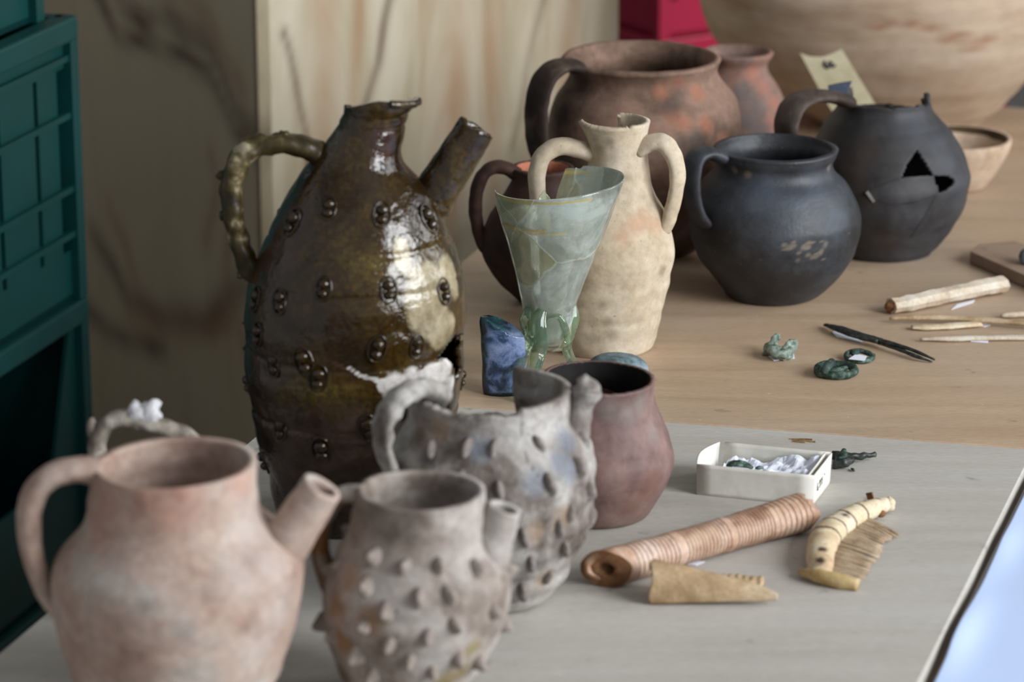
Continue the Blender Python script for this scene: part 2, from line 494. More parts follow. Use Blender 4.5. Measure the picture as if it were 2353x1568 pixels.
structure('wall_right', join(wall_box(-2.2, 4.6, FLOOR_Z, zs), wall_box(-2.2, 4.6, zh, 3.2), wall_box(-2.2, a0, zs, zh),
                             wall_box(a1, b0, zs, zh), wall_box(b1, 4.6, zs, zh)), 'plaster')
for k, (s, hw, z0, z1) in enumerate(WINDOWS):
    w = WALL_P + ALONG * s - N_IN * 0.06
    bars = []
    for u in (-hw + 0.025, 0.0, hw - 0.025):
        bars.append(box(w + ALONG * u + EZ * ((z0 + z1) / 2), ALONG, N_IN, EZ, 0.025, 0.03, (z1 - z0) / 2))
    for zz in (z0 + 0.025, z0 + (z1 - z0) * 0.36, z0 + (z1 - z0) * 0.68, z1 - 0.025):
        bars.append(box(w + EZ * zz, ALONG, N_IN, EZ, hw, 0.028, 0.022))
    structure('window_%d' % (k + 1), join(*bars), 'frame')

# marble-clad pillar behind the table
K = onY(598, 400, 3.45)
PA = radians(25)
D1, D2 = Vector((cos(PA), sin(PA), 0)), Vector((-sin(PA), cos(PA), 0))
def px_on_plane(px, py, P0, nrm):
    d = ray(px, py); o = Vector((0, 0, CAMZ))
    t = (P0 - o).dot(nrm) / d.dot(nrm)
    return o + d * t
L1 = (px_on_plane(1421, 50, K, D2) - K).dot(D1)
L2 = 0.80
pil = thing('pillar', (K.x, K.y, FLOOR_Z), 'pillar clad in cream marble panels with brown veins behind the table', None, kind='structure')
core = [K + D1 * 0.012 + D2 * 0.012, K + D1 * (L1 - 0.012) + D2 * 0.012, K + D1 * (L1 - 0.012) + D2 * L2, K + D1 * 0.012 + D2 * L2]
structure('pillar_core', prism([(p.x, p.y) for p in core], FLOOR_Z, 1.4), 'plaster', parent=pil)
def seg_dist(p, poly):
    best = 1e9
    for a, b in zip(poly[:-1], poly[1:]):
        ax, ay = a; bx, by = b
        dx, dy = bx - ax, by - ay
        t = max(0, min(1, ((p[0] - ax) * dx + (p[1] - ay) * dy) / (dx * dx + dy * dy + 1e-12)))
        best = min(best, sqrt((p[0] - ax - t * dx) ** 2 + (p[1] - ay - t * dy) ** 2))
    return best
def panel(origin, d, n_out, length, veins, name, mat='marble'):
    """marble slab 14 mm thick; veins = (channel, half width m, [pixels]) turned into slab coordinates"""
    nu, nv = 110, 150
    vv = []
    for ch, w, pts in veins:
        q = []
        for p in pts:
            h = px_on_plane(p[0], p[1], origin, n_out)
            q.append(((h - origin).dot(d), h.z))
        vv.append((ch, w, q))
    z0, z1 = FLOOR_Z, 1.4
    V, Fc, colr = [], [], []
    for j in range(nv + 1):
        for i in range(nu + 1):
            u, z = length * i / nu, z0 + (z1 - z0) * j / nv
            p = origin + d * u; p.z = z
            V.append(p)
            c = [0.0, 0.0]
            wob = (nz((u, z, 1.0), 9) * 0.012, nz((u, z, 5.0), 9) * 0.012)
            for ch, w, q in vv:
                dd = seg_dist((u + wob[0], z + wob[1]), q)
                c[ch] = max(c[ch], exp(-(dd / w) ** 2) * (0.75 + 0.5 * nz((u, z, 2.0), 14)))
            colr.append((c[0], c[1], 0, 1))
    for j in range(nv):
        for i in range(nu):
            a = j * (nu + 1) + i
            Fc.append((a, a + 1, a + nu + 2, a + nu + 1))
    if Vector(D1).cross(EZ).dot(n_out) < -0.5 or (V[1] - V[0]).cross(EZ).dot(n_out) < 0:
        Fc = [f[::-1] for f in Fc]
    o = part(name, V, Fc, MAT[mat], pil, False)
    at = o.data.attributes.new('paint', 'FLOAT_COLOR', 'POINT')
    at.data.foreach_set('color', np.array(colr, np.float32).ravel())
    solidify(o, 0.014)
    o['kind'] = 'structure'
panel(K + Vector((0, 0, -K.z)), D1, -D2, L1, [
    (1, .020, [(740, -60), (735, 300), (720, 600)]), (0, .006, [(905, -60), (880, 150), (842, 260), (820, 420)]),
    (1, .014, [(1060, -60), (1045, 200), (1030, 520)]), (0, .005, [(1255, -60), (1240, 40), (1205, 160), (1180, 330)]),
    (1, .016, [(1330, -60), (1310, 120), (1290, 330)]), (1, .01, [(830, -60), (815, 200), (790, 420)]), (0, .004, [(640, 60), (690, 300), (700, 600)]),
    (1, .012, [(1130, -60), (1120, 250), (1150, 600)])], 'marble_panel')
panel(K + Vector((0, 0, -K.z)), D2, -D1, L2, [
    (0, .014, [(180, -90), (232, 10), (272, 85), (345, 98), (425, 120), (475, 175), (530, 270), (590, 345)]),
    (0, .017, [(240, -90), (285, 20), (330, 48), (390, 30), (450, 85), (500, 150), (545, 250), (600, 310)]),
    (0, .018, [(210, 545), (265, 620), (300, 690), (380, 725), (470, 735), (520, 690), (590, 655)]),
    (0, .015, [(195, 700), (250, 770), (310, 780), (380, 800)]),
    (1, .02, [(380, -60), (480, 60), (560, 190)]), (1, .018, [(480, 350), (500, 430), (470, 560)]), (1, .016, [(250, 470), (290, 560), (310, 640)]),
    (1, .02, [(540, 500), (520, 640), (560, 800)]), (1, .022, [(300, 720), (420, 760), (540, 720)])], 'marble_panel', 'veined_marble')

# ------------------------------------------------------------------ tables
TL = G(590, 1000)
def on_left(Y): return Vector((TL.x + (Y - TL.y) * 0.3035, Y, 0))
J0, J1 = G(1540, 971), G(2353, 1031)
JD = (J1 - J0) / (J1.x - J0.x)
R0, R1 = G(2112, 1568), G(2353, 1081)
RD = (R1 - R0) / (R1.y - R0.y)
def joint_at(x): return J0 + JD * (x - J0.x)
def meet(p, d, q, e):
    den = d.x * e.y - d.y * e.x
    t = ((q.x - p.x) * e.y - (q.y - p.y) * e.x) / den
    return p + d * t
LDv = Vector((0.3035, 1, 0))
JL, JR = meet(J0, JD, TL, LDv), meet(J0, JD, R0, RD)
FB = G(2320, 246)
far_l = meet(FB, Vector((1, -0.305, 0)), TL, LDv)
NEAR = 1.42
def table(name, label, polyv, mat, legs):
    c = sum((Vector(p) for p in polyv), Vector()) / len(polyv)
    t = thing(name, (c.x, c.y, FLOOR_Z), label, 'table')
    v, f = prism([(p.x, p.y) for p in polyv], -0.018, 0.0)
    o = part('tabletop', v, f, MAT[mat], t, False)
    bevel(o, 0.0012, 1)
    for (x, y) in legs:
        v, f = box((x, y, (FLOOR_Z - 0.018) / 2), (1, 0, 0), (0, 1, 0), (0, 0, 1), 0.02, 0.02, (-0.018 - FLOOR_Z) / 2)
        part('leg', v, f, MAT['leg_wood'], t, False)
    return t
def inset(polyv, k=0.82):
    c = sum((Vector(p) for p in polyv), Vector()) / len(polyv)
    return [((c + (Vector(p) - c) * k).x, (c + (Vector(p) - c) * k).y) for p in polyv]
front = [R0 + RD * (NEAR - R0.y), JR, JL, on_left(NEAR)]
table('plywood_table', 'grey beige plywood tabletop under the spouted jugs and the small white tray', front, 'ply', inset(front, 0.8))
g = Vector((0.0005, 0.0018, 0))
fr = far_l + Vector((1, -0.305, 0)) * 1.25
jr2 = JL + g + JD * (fr.x - 0.45 - JL.x)
back = [jr2, fr, far_l, JL + g]
table('tan_wooden_table', 'tan wooden tabletop carrying the dark cooking pots and the pale urn', back, 'tan', inset(back, 0.8))
# neighbouring board with the bluish white sheet
q0 = R0 + RD * (NEAR - R0.y) + Vector((0.006, 0, 0)); q1 = JR + Vector((0.006, -0.006, 0))
q2 = q1 + Vector((0.5, JD.y * 0.5, 0)); q3 = q0 + Vector((0.55, -0.17, 0))
def lower_table(polyv):
    c = sum(polyv, Vector()) / 4
    t = thing('side_table', (c.x, c.y, FLOOR_Z), 'dark edged table under the bluish white sheet, beside the plywood tabletop', 'table')
    v, f = prism([(p.x, p.y) for p in polyv], -0.024, -0.006)
    part('tabletop', v, f, MAT['leg_wood'], t, False)
    for (x, y) in inset(polyv, 0.8):
        v, f = box((x, y, (FLOOR_Z - 0.024) / 2), (1, 0, 0), (0, 1, 0), (0, 0, 1), 0.02, 0.02, (-0.024 - FLOOR_Z) / 2)
        part('leg', v, f, MAT['leg_wood'], t, False)
lower_table([q0, q3, q2, q1])
def sheet():
    V, Fc = [], []
    nu, nv = 40, 90
    for j in range(nv + 1):
        t = j / nv
        a = q0.lerp(q1, t); b = q3.lerp(q2, t)
        wig = 0.0006 * nz((a.x, a.y, 0), 26) + 0.0012 * nz((a.x, a.y, 0), 9)
        for i in range(nu + 1):
            s = (i / nu) ** 1.6
            p = a.lerp(b, s * 0.97)
            p.x += (wig + 0.0012) * (1 - s) - 0.0008
            d = s * 0.5
            p.z = -0.0052 + 0.0045 * exp(-(d / 0.012) ** 2) * (0.5 + 0.9 * nz((p.x, p.y, 0), 11)) + 0.0025 * max(0, nz((p.x, p.y, 2), 6) + 0.15)
            p.z = max(p.z, -0.0055)
            V.append(p)
    for j in range(nv):
        for i in range(nu):
            k = j * (nu + 1) + i
            Fc.append((k, k + 1, k + nu + 2, k + nu + 1))
    me = mesh_from('paper_sheet', [v - q0 for v in V], Fc)
    o = link('paper_sheet', me, MAT['sheet'], loc=q0)
    solidify(o, 0.0003, 1)
    tag(o, 'large bluish white paper sheet with a wavy edge along the plywood tabletop', 'paper')
sheet()

# ------------------------------------------------------------------ pots
class Pot:
    pass
def polygon_hit(x, y, poly):
    c = False
    n = len(poly)
    for i in range(n):
        x1, y1 = poly[i]; x2, y2 = poly[(i + 1) % n]
        if (y1 > y) != (y2 > y) and x < (x2 - x1) * (y - y1) / (y2 - y1) + x1: c = not c
    return c
def pot(name, label, cat, base, rows, rim, mat, th=0.005, segs=96, nr=84, amp=0.0012, cut=None, hole=None,
        tilt=0.0, group=None, Y=None, groove=None, bname='body', smat=None):
    """base=(cx,cy,hw) centre of the foot on the table; rows=(y,left,right) silhouettes upward; rim=(cx,cy,hw) the mouth ring; all in photo pixels"""
    P = Pot()
    B = G(base[0], base[1])
    if Y: B = Vector((onY(base[0], base[1], Y).x, Y, 0))
    P.base, P.Y = B, B.y
    ring = [(0.0, base[2] * proj(B)[2] / F, B.x)]
    raw = []
    for (y, l, r) in rows:
        w = onY((l + r) / 2, y, B.y)
        raw.append((w.z, (r - l) / 2 * proj(w)[2] / F, w.x))
    w = onY(rim[0], rim[1], B.y)
    top = (w.z, rim[2] * proj(w)[2] / F, w.x)
    zs_ = [ring[0][0]] + [a[0] for a in raw] + [top[0]]
    rs_ = [ring[0][1]] + [a[1] for a in raw] + [top[1]]
    z0_, r0_ = list(zs_), list(rs_)
    n = len(zs_)
    for it in range(4):
        s = [0.0] * n
        for i in range(1, n - 1):
            s[i] = max(-1.8, min(1.8, (rs_[i + 1] - rs_[i - 1]) / max(1e-4, zs_[i + 1] - zs_[i - 1])))
        for i in range(1, n - 1):
            ta = (CAMZ - zs_[i]) / B.y
            q = max(-0.8, min(0.8, s[i] * ta))
            rs_[i] = 0.5 * rs_[i] + 0.5 * r0_[i] / sqrt(1 - q * q)
            zs_[i] = 0.5 * zs_[i] + 0.5 * (z0_[i] + rs_[i] * s[i] * ta * ta)
        for i in range(1, n):
            zs_[i] = max(zs_[i], zs_[i - 1] + 0.0008)
    xs_ = [ring[0][2]] + [a[2] for a in raw] + [top[2]]
    C = np.array(catmull([(z, r, x) for z, r, x in zip(zs_, rs_, xs_)], 24))
    C[:, 0] = np.maximum(C[:, 0], 0)
    C[:, 0] = np.maximum.accumulate(C[:, 0])
    d = np.concatenate([[0], np.cumsum(np.hypot(np.diff(C[:, 0]), np.diff(C[:, 1])))])
    tt = d / d[-1]
    P.H = C[-1, 0]
    def prof(t): return [np.interp(t, tt, C[:, k]) for k in range(3)]
    def t_of_z(z): return np.interp(z, C[:, 0] + np.arange(len(C)) * 1e-9, tt)
    V, Fc = [], []
    seed = rnd.random() * 50
    for j in range(nr + 1):
        for k in range(segs):
            th_ = 2 * pi * k / segs
            tm = 1.0
            if cut:
                tm = float(t_of_z(P.H - max(0.0, cut(th_))))
            z, r, x = prof(tm * j / nr)
            z, r, x = float(z), float(r), float(x)
            p = Vector((x + r * cos(th_), B.y + r * sin(th_), z))
            if amp:
                a = amp * (nz(p, 22, seed) + 0.6 * nz(p, 60, seed)) + amp * 0.8 * nz((0, 0, z), 90, seed)
                a *= min(1, z / 0.01)
                if groove: a += groove(z)
                p.x += cos(th_) * a; p.y += sin(th_) * a
            p.z += tilt * r * cos(th_) * (z / P.H) ** 2
            V.append(p)
    P.segs, P.nr = segs, nr
    for j in range(nr):
        for k in range(segs):
            l = (k + 1) % segs
            q = (j * segs + k, j * segs + l, (j + 1) * segs + l, (j + 1) * segs + k)
            if hole:
                c = (V[q[0]] + V[q[1]] + V[q[2]] + V[q[3]]) / 4
                if hole(c, 2 * pi * (k + 0.5) / segs): continue
            Fc.append(q)
    Fc.append(tuple(range(segs - 1, -1, -1)))
    P.V = V
    P.root = thing(name, B, label, cat, group)
    P.body = part(bname, V, Fc, MAT[mat], P.root)
    solidify(P.body, th)
    P.mat = MAT[mat]
    P.col = np.zeros((len(V), 4), np.float32)
    P.col[:, 3] = 1
    # front lookup table
    P.px = np.array([proj(v)[:2] for v in V])
    ctr = np.array([[0, 0, 0]])
    ang = np.array([2 * pi * (i % segs) / segs for i in range(len(V))])
    P.front = np.sin(ang) < 0.12
    P.ang = ang
    return P
def surf(P, px, py):
    d = (P.px[:, 0] - px) ** 2 + (P.px[:, 1] - py) ** 2
    d = np.where(P.front, d, 1e12)
    i = int(np.argmin(d))
    j, k = divmod(i, P.segs)
    v = P.V
    a = v[min(j + 1, P.nr) * P.segs + k] - v[max(j - 1, 0) * P.segs + k]
    b = v[j * P.segs + (k + 1) % P.segs] - v[j * P.segs + (k - 1) % P.segs]
    n = b.cross(a).normalized()
    return v[i], n, i
def paint(P, ch, px, py, rpx, soft=0.5, sy=1.0):
    """a stain or patch of painted shade on the pot wall: centre found from the photo, extent measured on the wall in metres"""
    p, n, i = surf(P, px, py)
    rad = rpx * proj(p)[2] / F
    A = np.array([tuple(v) for v in P.V])
    d = A - np.array(p)
    d[:, 2] /= sy
    d = np.linalg.norm(d, axis=1)
    P.col[:, ch] = np.maximum(P.col[:, ch], np.clip((rad * (1 + soft) - d) / (2 * soft * rad), 0, 1))
def paint_line(P, ch, pts, wpx):
    Q = [surf(P, *q)[0] for q in pts]
    A = np.array([tuple(v) for v in P.V])
    best = np.full(len(A), 9.0)
    for a, b in zip(Q[:-1], Q[1:]):
        a, b = np.array(a), np.array(b)
        ab = b - a
        t = np.clip(((A - a) @ ab) / (ab @ ab + 1e-12), 0, 1)[:, None]
        best = np.minimum(best, np.linalg.norm(A - a - t * ab, axis=1))
    w = wpx * proj(Q[0])[2] / F
    P.col[:, ch] = np.maximum(P.col[:, ch], np.clip(1.5 - best / w, 0, 1))
def finish(P):
    at = P.body.data.attributes.new('paint', 'FLOAT_COLOR', 'POINT')
    at.data.foreach_set('color', P.col.ravel())
def mirror_paint(P):
    pass
def handle(P, pts, rads, phi=0.0, name='handle', mat=None, lump=0.0008, n=7, ridge=0.0, seg=18):
    W = []
    for (x, y) in pts:
        Yp = P.Y
        for _ in range(3):
            w = onY(x, y, Yp)
            Yp = P.Y - tan(phi) * abs(w.x - P.base.x)
        W.append(onY(x, y, Yp))
    sgn = -1 if W[len(W) // 2].x < P.base.x else 1
    radial = Vector((sgn * cos(phi), -sin(phi), 0))
    bn = radial.cross(EZ)
    v, f = sweep(W, rads, seg=seg, n=n, binormal=bn, lump=lump, ridge=ridge)
    o = part(name, v, f, mat or P.mat, P.root)
    return o, W
def spout(P, p0, p1, r0, r1, phi=0.0, th=0.0035, jag=0.0, mat=None, flare=1.0):
    W = []
    for (x, y) in (p0, p1):
        Yp = P.Y
        for _ in range(3):
            w = onY(x, y, Yp)
            Yp = P.Y - tan(phi) * abs(w.x - P.base.x)
        W.append(onY(x, y, Yp))
    s = proj(W[0])[2] / F
    a, b = W
    mid = a.lerp(b, 0.5)
    v, f = sweep([a, mid, b], [r0 * s, (r0 + r1) / 2 * s * 0.97, r1 * s * flare], seg=32, n=10, caps=False, lump=0.0008)
    ax = (b - a).normalized()
    if jag:
        L = (b - a).length
        for i, p in enumerate(v):
            t = (p - a).dot(ax) / L
            if t > 0.9: v[i] = p + ax * (jag * nz(p, 90, 2.0))
    o = part('spout', v, f, mat or P.mat, P.root)
    solidify(o, th)
    return o
KNOB = {}
def knob_mesh(kind):
    if kind in KNOB: return KNOB[kind]
    if kind == 'lobe':      # pinched prunt: two lobes in a raised ring
        vf = join(ball((0, 0.0028, 0.0008), (1, 0, 0), (0, 1, 0), (0, 0, 1), .0042, .0034, .0034),
                  ball((0, -0.0034, 0.0008), (1, 0, 0), (0, 1, 0), (0, 0, 1), .0036, .0030, .0030),
                  sweep([(0.0056 * cos(t), 0.0085 * sin(t), 0.0002) for t in np.linspace(0, 2 * pi, 13)], 0.0008, seg=6, n=2, caps=False))
    elif kind == 'thorn':   # pinched pointed knob
        V, Fc = [], []
        prof = [(1.0, -0.002), (0.92, 0.0006), (0.62, 0.0032), (0.34, 0.0056), (0.12, 0.0068)]
        for r, h in prof:
            for k in range(12):
                a = 2 * pi * k / 12
                V.append(Vector((0.0042 * r * cos(a), 0.0062 * r * sin(a) - h * 0.15, h)))
        for j in range(len(prof) - 1):
            for k in range(12):
                l = (k + 1) % 12
                Fc.append((j * 12 + k, j * 12 + l, (j + 1) * 12 + l, (j + 1) * 12 + k))
        Fc.append(tuple((len(prof) - 1) * 12 + k for k in range(12)))
        vf = (V, Fc)
    elif kind == 'ridge':   # tall pinched ridge
        V, Fc = [], []
        prof = [(1.0, -0.002), (0.9, 0.0012), (0.6, 0.0036), (0.25, 0.005)]
        for r, h in prof:
            for k in range(12):
                a = 2 * pi * k / 12
                V.append(Vector((0.0040 * r * cos(a), 0.0088 * (0.25 + 0.75 * r) * sin(a), h)))
        for j in range(len(prof) - 1):
            for k in range(12):
                l = (k + 1) % 12
                Fc.append((j * 12 + k, j * 12 + l, (j + 1) * 12 + l, (j + 1) * 12 + k))
        Fc.append(tuple((len(prof) - 1) * 12 + k for k in range(12)))
        vf = (V, Fc)
    KNOB[kind] = mesh_from('knob', *vf)
    return KNOB[kind]
def knobs(P, pts, kind, mat, scale=1.0, back=True):
    src = knob_mesh(kind)
    me = src.copy(); me.materials.clear(); me.materials.append(mat)
    ax = Vector((P.base.x, P.Y, 0))
    for (x, y) in pts:
        p, n, i = surf(P, x, y)
        j, k = divmod(i, P.segs)
        spots = [(p, n)]
        if back:
            i2 = j * P.segs + (k + P.segs // 2 + 3) % P.segs
            p2 = P.V[i2]
            c = Vector((P.base.x, P.Y, p2.z))
            nn = (p2 - c).normalized(); nn.z = n.z
            spots.append((p2, nn.normalized()))
        for q, m in spots:
            o = bpy.data.objects.new('knob', me)
            COL.objects.link(o)
            o.parent = P.root
            u = (EZ - m * m.dot(EZ)).normalized()
            xax = u.cross(m)
            M = Matrix((xax, u, m)).transposed().to_4x4()
            sc = scale * rnd.uniform(0.85, 1.15)
            o.matrix_local = Matrix.Translation(q - P.root.location) @ M @ Matrix.Rotation(rnd.uniform(-0.3, 0.3), 4, 'Z') @ Matrix.Diagonal((sc, sc, sc * rnd.uniform(0.8, 1.15), 1))

# ------------------------------------------------------------------ big glazed jug
def glaze_hole(c, th):
    if sin(th) > 0.25: return False
    x, y, _ = proj(c)
    return polygon_hit(x, y, [(1004, 828), (1022, 800), (1046, 770), (1075, 765), (1056, 800), (1062, 850), (1048, 872), (1040, 840), (1022, 824)])
def gj_groove(z):
    g = 0.0
    for zz in GJ_Z: g -= 0.0011 * exp(-((z - zz) / 0.0016) ** 2)
    return g
def gj_cut(th):
    c, s = cos(th), sin(th)
    j = 0.0010 * abs(nz((c, s, 0), 9, 3)) + 0.0005 * abs(nz((c, s, 0), 30, 3))
    end = (0.0075 if c < 0 else 0.0045) * abs(c) ** 1.5
    if s <= 0.12: return end + (j if c < -0.05 else 0.0)
    return end + (0.020 - end) * min(1.0, (s - 0.12) / 0.2) + j
GJB = G(792, 1188)
GJ_Z = [onY(817, yy, GJB.y).z for yy in (538, 622, 780, 925, 262, 286)]
gj = pot('glazed_jug', 'tall olive brown glazed jug with knobbed belly, open spout and encrusted loop handle', 'jug',
         (792, 1188, 150),
         [(1165, 630, 962), (1080, 614, 998), (1010, 592, 1036), (920, 575, 1056), (850, 567, 1062), (770, 562, 1066), (690, 563, 1070), (620, 578, 1062),
          (560, 601, 1044), (515, 622, 1026), (465, 645, 1006), (420, 672, 975), (392, 690, 945), (370, 708, 926), (340, 735, 922), (300, 768, 930), (262, 787, 940), (247, 791, 950)],
         (873, 217, 84), 'glaze', th=0.005, segs=180, nr=170, amp=0.0012, tilt=0.02, cut=gj_cut, hole=glaze_hole, groove=gj_groove)
paint(gj, 0, 985, 690, 62, 0.4, 1.4); paint(gj, 0, 1020, 760, 45, 0.4); paint(gj, 0, 1035, 640, 34, 0.5, 1.6); paint(gj, 0, 925, 585, 22, 0.5, 2.0)
paint(gj, 0, 1010, 450, 22, 0.5); paint(gj, 0, 660, 545, 16, 0.6)
paint(gj, 1, 640, 560, 80, 0.6, 1.5); paint(gj, 1, 880, 330, 40, 0.5); paint(gj, 1, 590, 900, 70, 0.6, 2.5); paint(gj, 1, 640, 1100, 120, 0.6)
paint(gj, 1, 760, 1080, 150, 0.6)  # lower-body darkening: shade from the neighbouring jugs put into the glaze colour
paint_line(gj, 1, [(600, 785), (690, 800), (760, 828), (830, 862)], 4)
paint_line(gj, 2, [(800, 846), (830, 862), (872, 876), (930, 868), (990, 846), (1030, 830)], 4.5)
for q in ((905, 890), (950, 878), (990, 866), (1025, 850), (1030, 890), (985, 900), (940, 905)): paint(gj, 2, q[0], q[1], 30, 0.7)
paint_line(gj, 2, [(880, 885), (920, 886), (970, 872), (1015, 856)], 16); paint_line(gj, 2, [(900, 905), (950, 902), (1000, 890), (1036, 880)], 16)
finish(gj)
handle(gj, [(735, 352), (690, 336), (640, 330), (590, 338), (552, 366), (533, 420), (534, 480), (548, 545), (572, 612), (600, 650)],
       [(.0085, .012), (.0078, .011), (.0075, .0105), (.008, .0105), (.0085, .0105), (.008, .010), (.0078, .010), (.0072, .0095), (.0075, .010), (.007, .010)],
       phi=0.12, mat=MAT['glaze_handle'], lump=0.0022)
spout(gj, (985, 468), (1095, 294), 54, 45, phi=-0.12, jag=0.006, mat=MAT['glaze'])
knobs(gj, [(757, 478), (880, 492), (668, 512), (640, 690), (745, 665), (895, 668), (1022, 668), (735, 872), (626, 835), (868, 800), (645, 985), (738, 1035),
           (985, 505), (585, 690), (590, 770), (700, 770 + 60), (845, 985), (940, 960), (605, 1060), (720, 1130), (572, 880), (960, 800)], 'lobe', MAT['glaze'], 1.15)
# crust lumps on the handle are parts of their own
for (x, y, r) in ((652, 312, .0042), (705, 334, .0036), (566, 326, .0040), (513, 405, .0045), (516, 492, .0042), (553, 628, .0040), (570, 742, .0040), (572, 800, .0038)):
    w = onY(x, y, gj.Y - 0.005)
    v, f = ball(w, (1, 0, 0), (0, 1, 0), (0, 0, 1), r, r, r * 0.8, 9, 6)
    v = [p + (p - w) * (0.9 * nz(p, 260)) for p in v]
    part('crust_lump', v, f, MAT['glaze_handle'], gj.root)
# thickened rim of the mouth, broken off on the near left side
rp = []
for k in range(20):
    a = radians(-72 + 80 * k / 19)
    zt, rr = gj.H, 84 * proj(Vector((gj.base.x, gj.Y, gj.H)))[2] / F
    x0 = onY(873, 217, gj.Y).x
    rp.append(Vector((x0 + (rr + 0.0005) * cos(a), gj.Y + (rr + 0.0005) * sin(a), zt - gj_cut(a) - 0.001 + 0.02 * rr * cos(a))))
v, f = sweep(rp, [(.0030, .0034)] * 20, seg=12, n=3, lump=0.0006)
part('rim_roll', v, f, MAT['glaze'], gj.root)

# ------------------------------------------------------------------ grey jug with knobs, in front of the glazed jug
def kj_cut(th):
    d = (math.degrees(th) + 360) % 360
    j = 0.0012 * nz((cos(th), sin(th), 0), 9, 4) + 0.0006 * nz((cos(th), sin(th), 0), 40, 4)
    if 68 < d < 148: return 0.040 + j * 3
    if 148 <= d < 172: return 0.040 - 0.040 * (d - 148) / 24 + j
    if 172 <= d < 205: return -0.0 + j
    if 205 <= d < 240: return 0.004 * (d - 205) / 35 + j
    if 240 <= d < 292: return 0.0035 + j
    return 0.0 + max(0, j * 0.4)
kj = pot('knobbed_jug', 'grey knobbed jug with a gap broken in its rim, standing before the glazed jug', 'jug',
         (1150, 1376, 92),
         [(1380, 1050, 1254), (1335, 1005, 1292), (1290, 972, 1316), (1220, 932, 1346), (1150, 900, 1362), (1085, 890, 1368), (1030, 898, 1362), (990, 918, 1342), (960, 936, 1318), (930, 944, 1308)],
         (1128, 893, 182), 'blue_grey_clay', th=0.006, segs=160, nr=120, amp=0.0022, cut=kj_cut)
for q in ((1300, 1010), (1290, 1065), (1230, 1110), (1100, 1030), (1310, 1080)): paint(kj, 0, q[0], q[1], 34, 0.6)
for q in ((1290, 1190), (1220, 1230), (1250, 1330), (970, 1000), (1010, 985)): paint(kj, 1, q[0], q[1], 30, 0.6)
for q in ((960, 1010), (985, 1060), (1060, 950), (1100, 965), (930, 1080), (1240, 1300), (1200, 1330)): paint(kj, 2, q[0], q[1], 26, 0.7)
paint_line(kj, 2, [(1196, 925), (1200, 1000), (1215, 1060), (1240, 1094)], 2.5)
paint_line(kj, 2, [(1280, 1100), (1325, 1118), (1358, 1100)], 2.5)
finish(kj)
handle(kj, [(1020, 905), (965, 893), (915, 915), (884, 965), (882, 1030), (905, 1095), (935, 1130)],
       [(.008, .012), (.007, .0105), (.007, .011), (.006, .0115), (.0052, .0105), (.005, .010), (.0055, .011)], phi=0.45, lump=0.0032)
ks = [onY(x, y, kj.Y - 0.004) for x, y in ((1306, 1030), (1326, 970), (1340, 925), (1350, 893), (1336, 868))]
v, f = sweep(ks, [.0100, .0092, .0082, .0090, .0035], seg=22, n=8, lump=0.0040, lf=110)
part('spout', v, f, kj.mat, kj.root, True, 'broken lumpy stub of the spout')
knobs(kj, [(994, 1033), (1073, 1029), (1136, 1029), (1235, 1021), (1330, 1073), (1148, 1128), (1259, 1112), (1310, 1180), (1354, 1130), (1352, 1195), (1200, 1235), (1286, 1215),
           (1223, 1298), (1294, 1259), (1200, 1361), (1255, 1326), (1060, 1110), (1340, 1010), (1180, 1180)], 'ridge', MAT['blue_grey_clay'], 1.0)

# ------------------------------------------------------------------ small knobbed jug
sj = pot('knobbed_jug', 'small grey buff jug covered in round knobs with a brown glazed handle', 'jug',
         (955, 1606, 108),
         [(1600, 820, 1070), (1568, 792, 1080), (1530, 776, 1116), (1480, 760, 1140), (1430, 747, 1160), (1380, 740, 1174), (1330, 745, 1176), (1290, 758, 1166),
          (1250, 780, 1140), (1225, 796, 1122), (1205, 806, 1114), (1170, 812, 1113), (1140, 818, 1113)],
         (966, 1126, 146), 'knob_clay', th=0.0045, segs=110, nr=96, amp=0.0014, tilt=-0.015)
for q in ((800, 1330), (770, 1400), (785, 1480), (850, 1430)): paint(sj, 0, q[0], q[1], 34, 0.7)
for q in ((880, 1210), (930, 1200), (760, 1300), (860, 1180)): paint(sj, 1, q[0], q[1], 40, 0.8)
for q in ((1060, 1540), (1030, 1560), (1085, 1490), (1010, 1575)): paint(sj, 2, q[0], q[1], 26, 0.6)
finish(sj)
handle(sj, [(838, 1136), (795, 1137), (762, 1158), (741, 1200), (737, 1260), (750, 1320), (775, 1378), (800, 1410)],
       [(.006, .010), (.0055, .009), (.006, .0085), (.0058, .0085), (.006, .0085), (.006, .0085), (.0055, .009), (.005, .009)], phi=-0.2,
       mat=clay('brown_glazed_handle', ['5a3f22', '7d5a30', '958a80', 'a8a29c'], 30, 0.45, 0.4, spec=0.45), lump=0.0012)
spout(sj, (1116, 1285), (1160, 1166), 56, 38, phi=0.1)
knobs(sj, [(858, 1281), (931, 1304), (1007, 1301), (1093, 1308), (845, 1347), (957, 1377), (1027, 1370), (1132, 1407), (888, 1403), (835, 1440), (1046, 1440), (984, 1466), (891, 1483),
           (822, 1503), (1050, 1512), (937, 1522), (997, 1546), (861, 1549), (1099, 1519), (1168, 1310), (765, 1460), (780, 1300), (1165, 1440)], 'thorn', MAT['knob_clay'], 1.15)

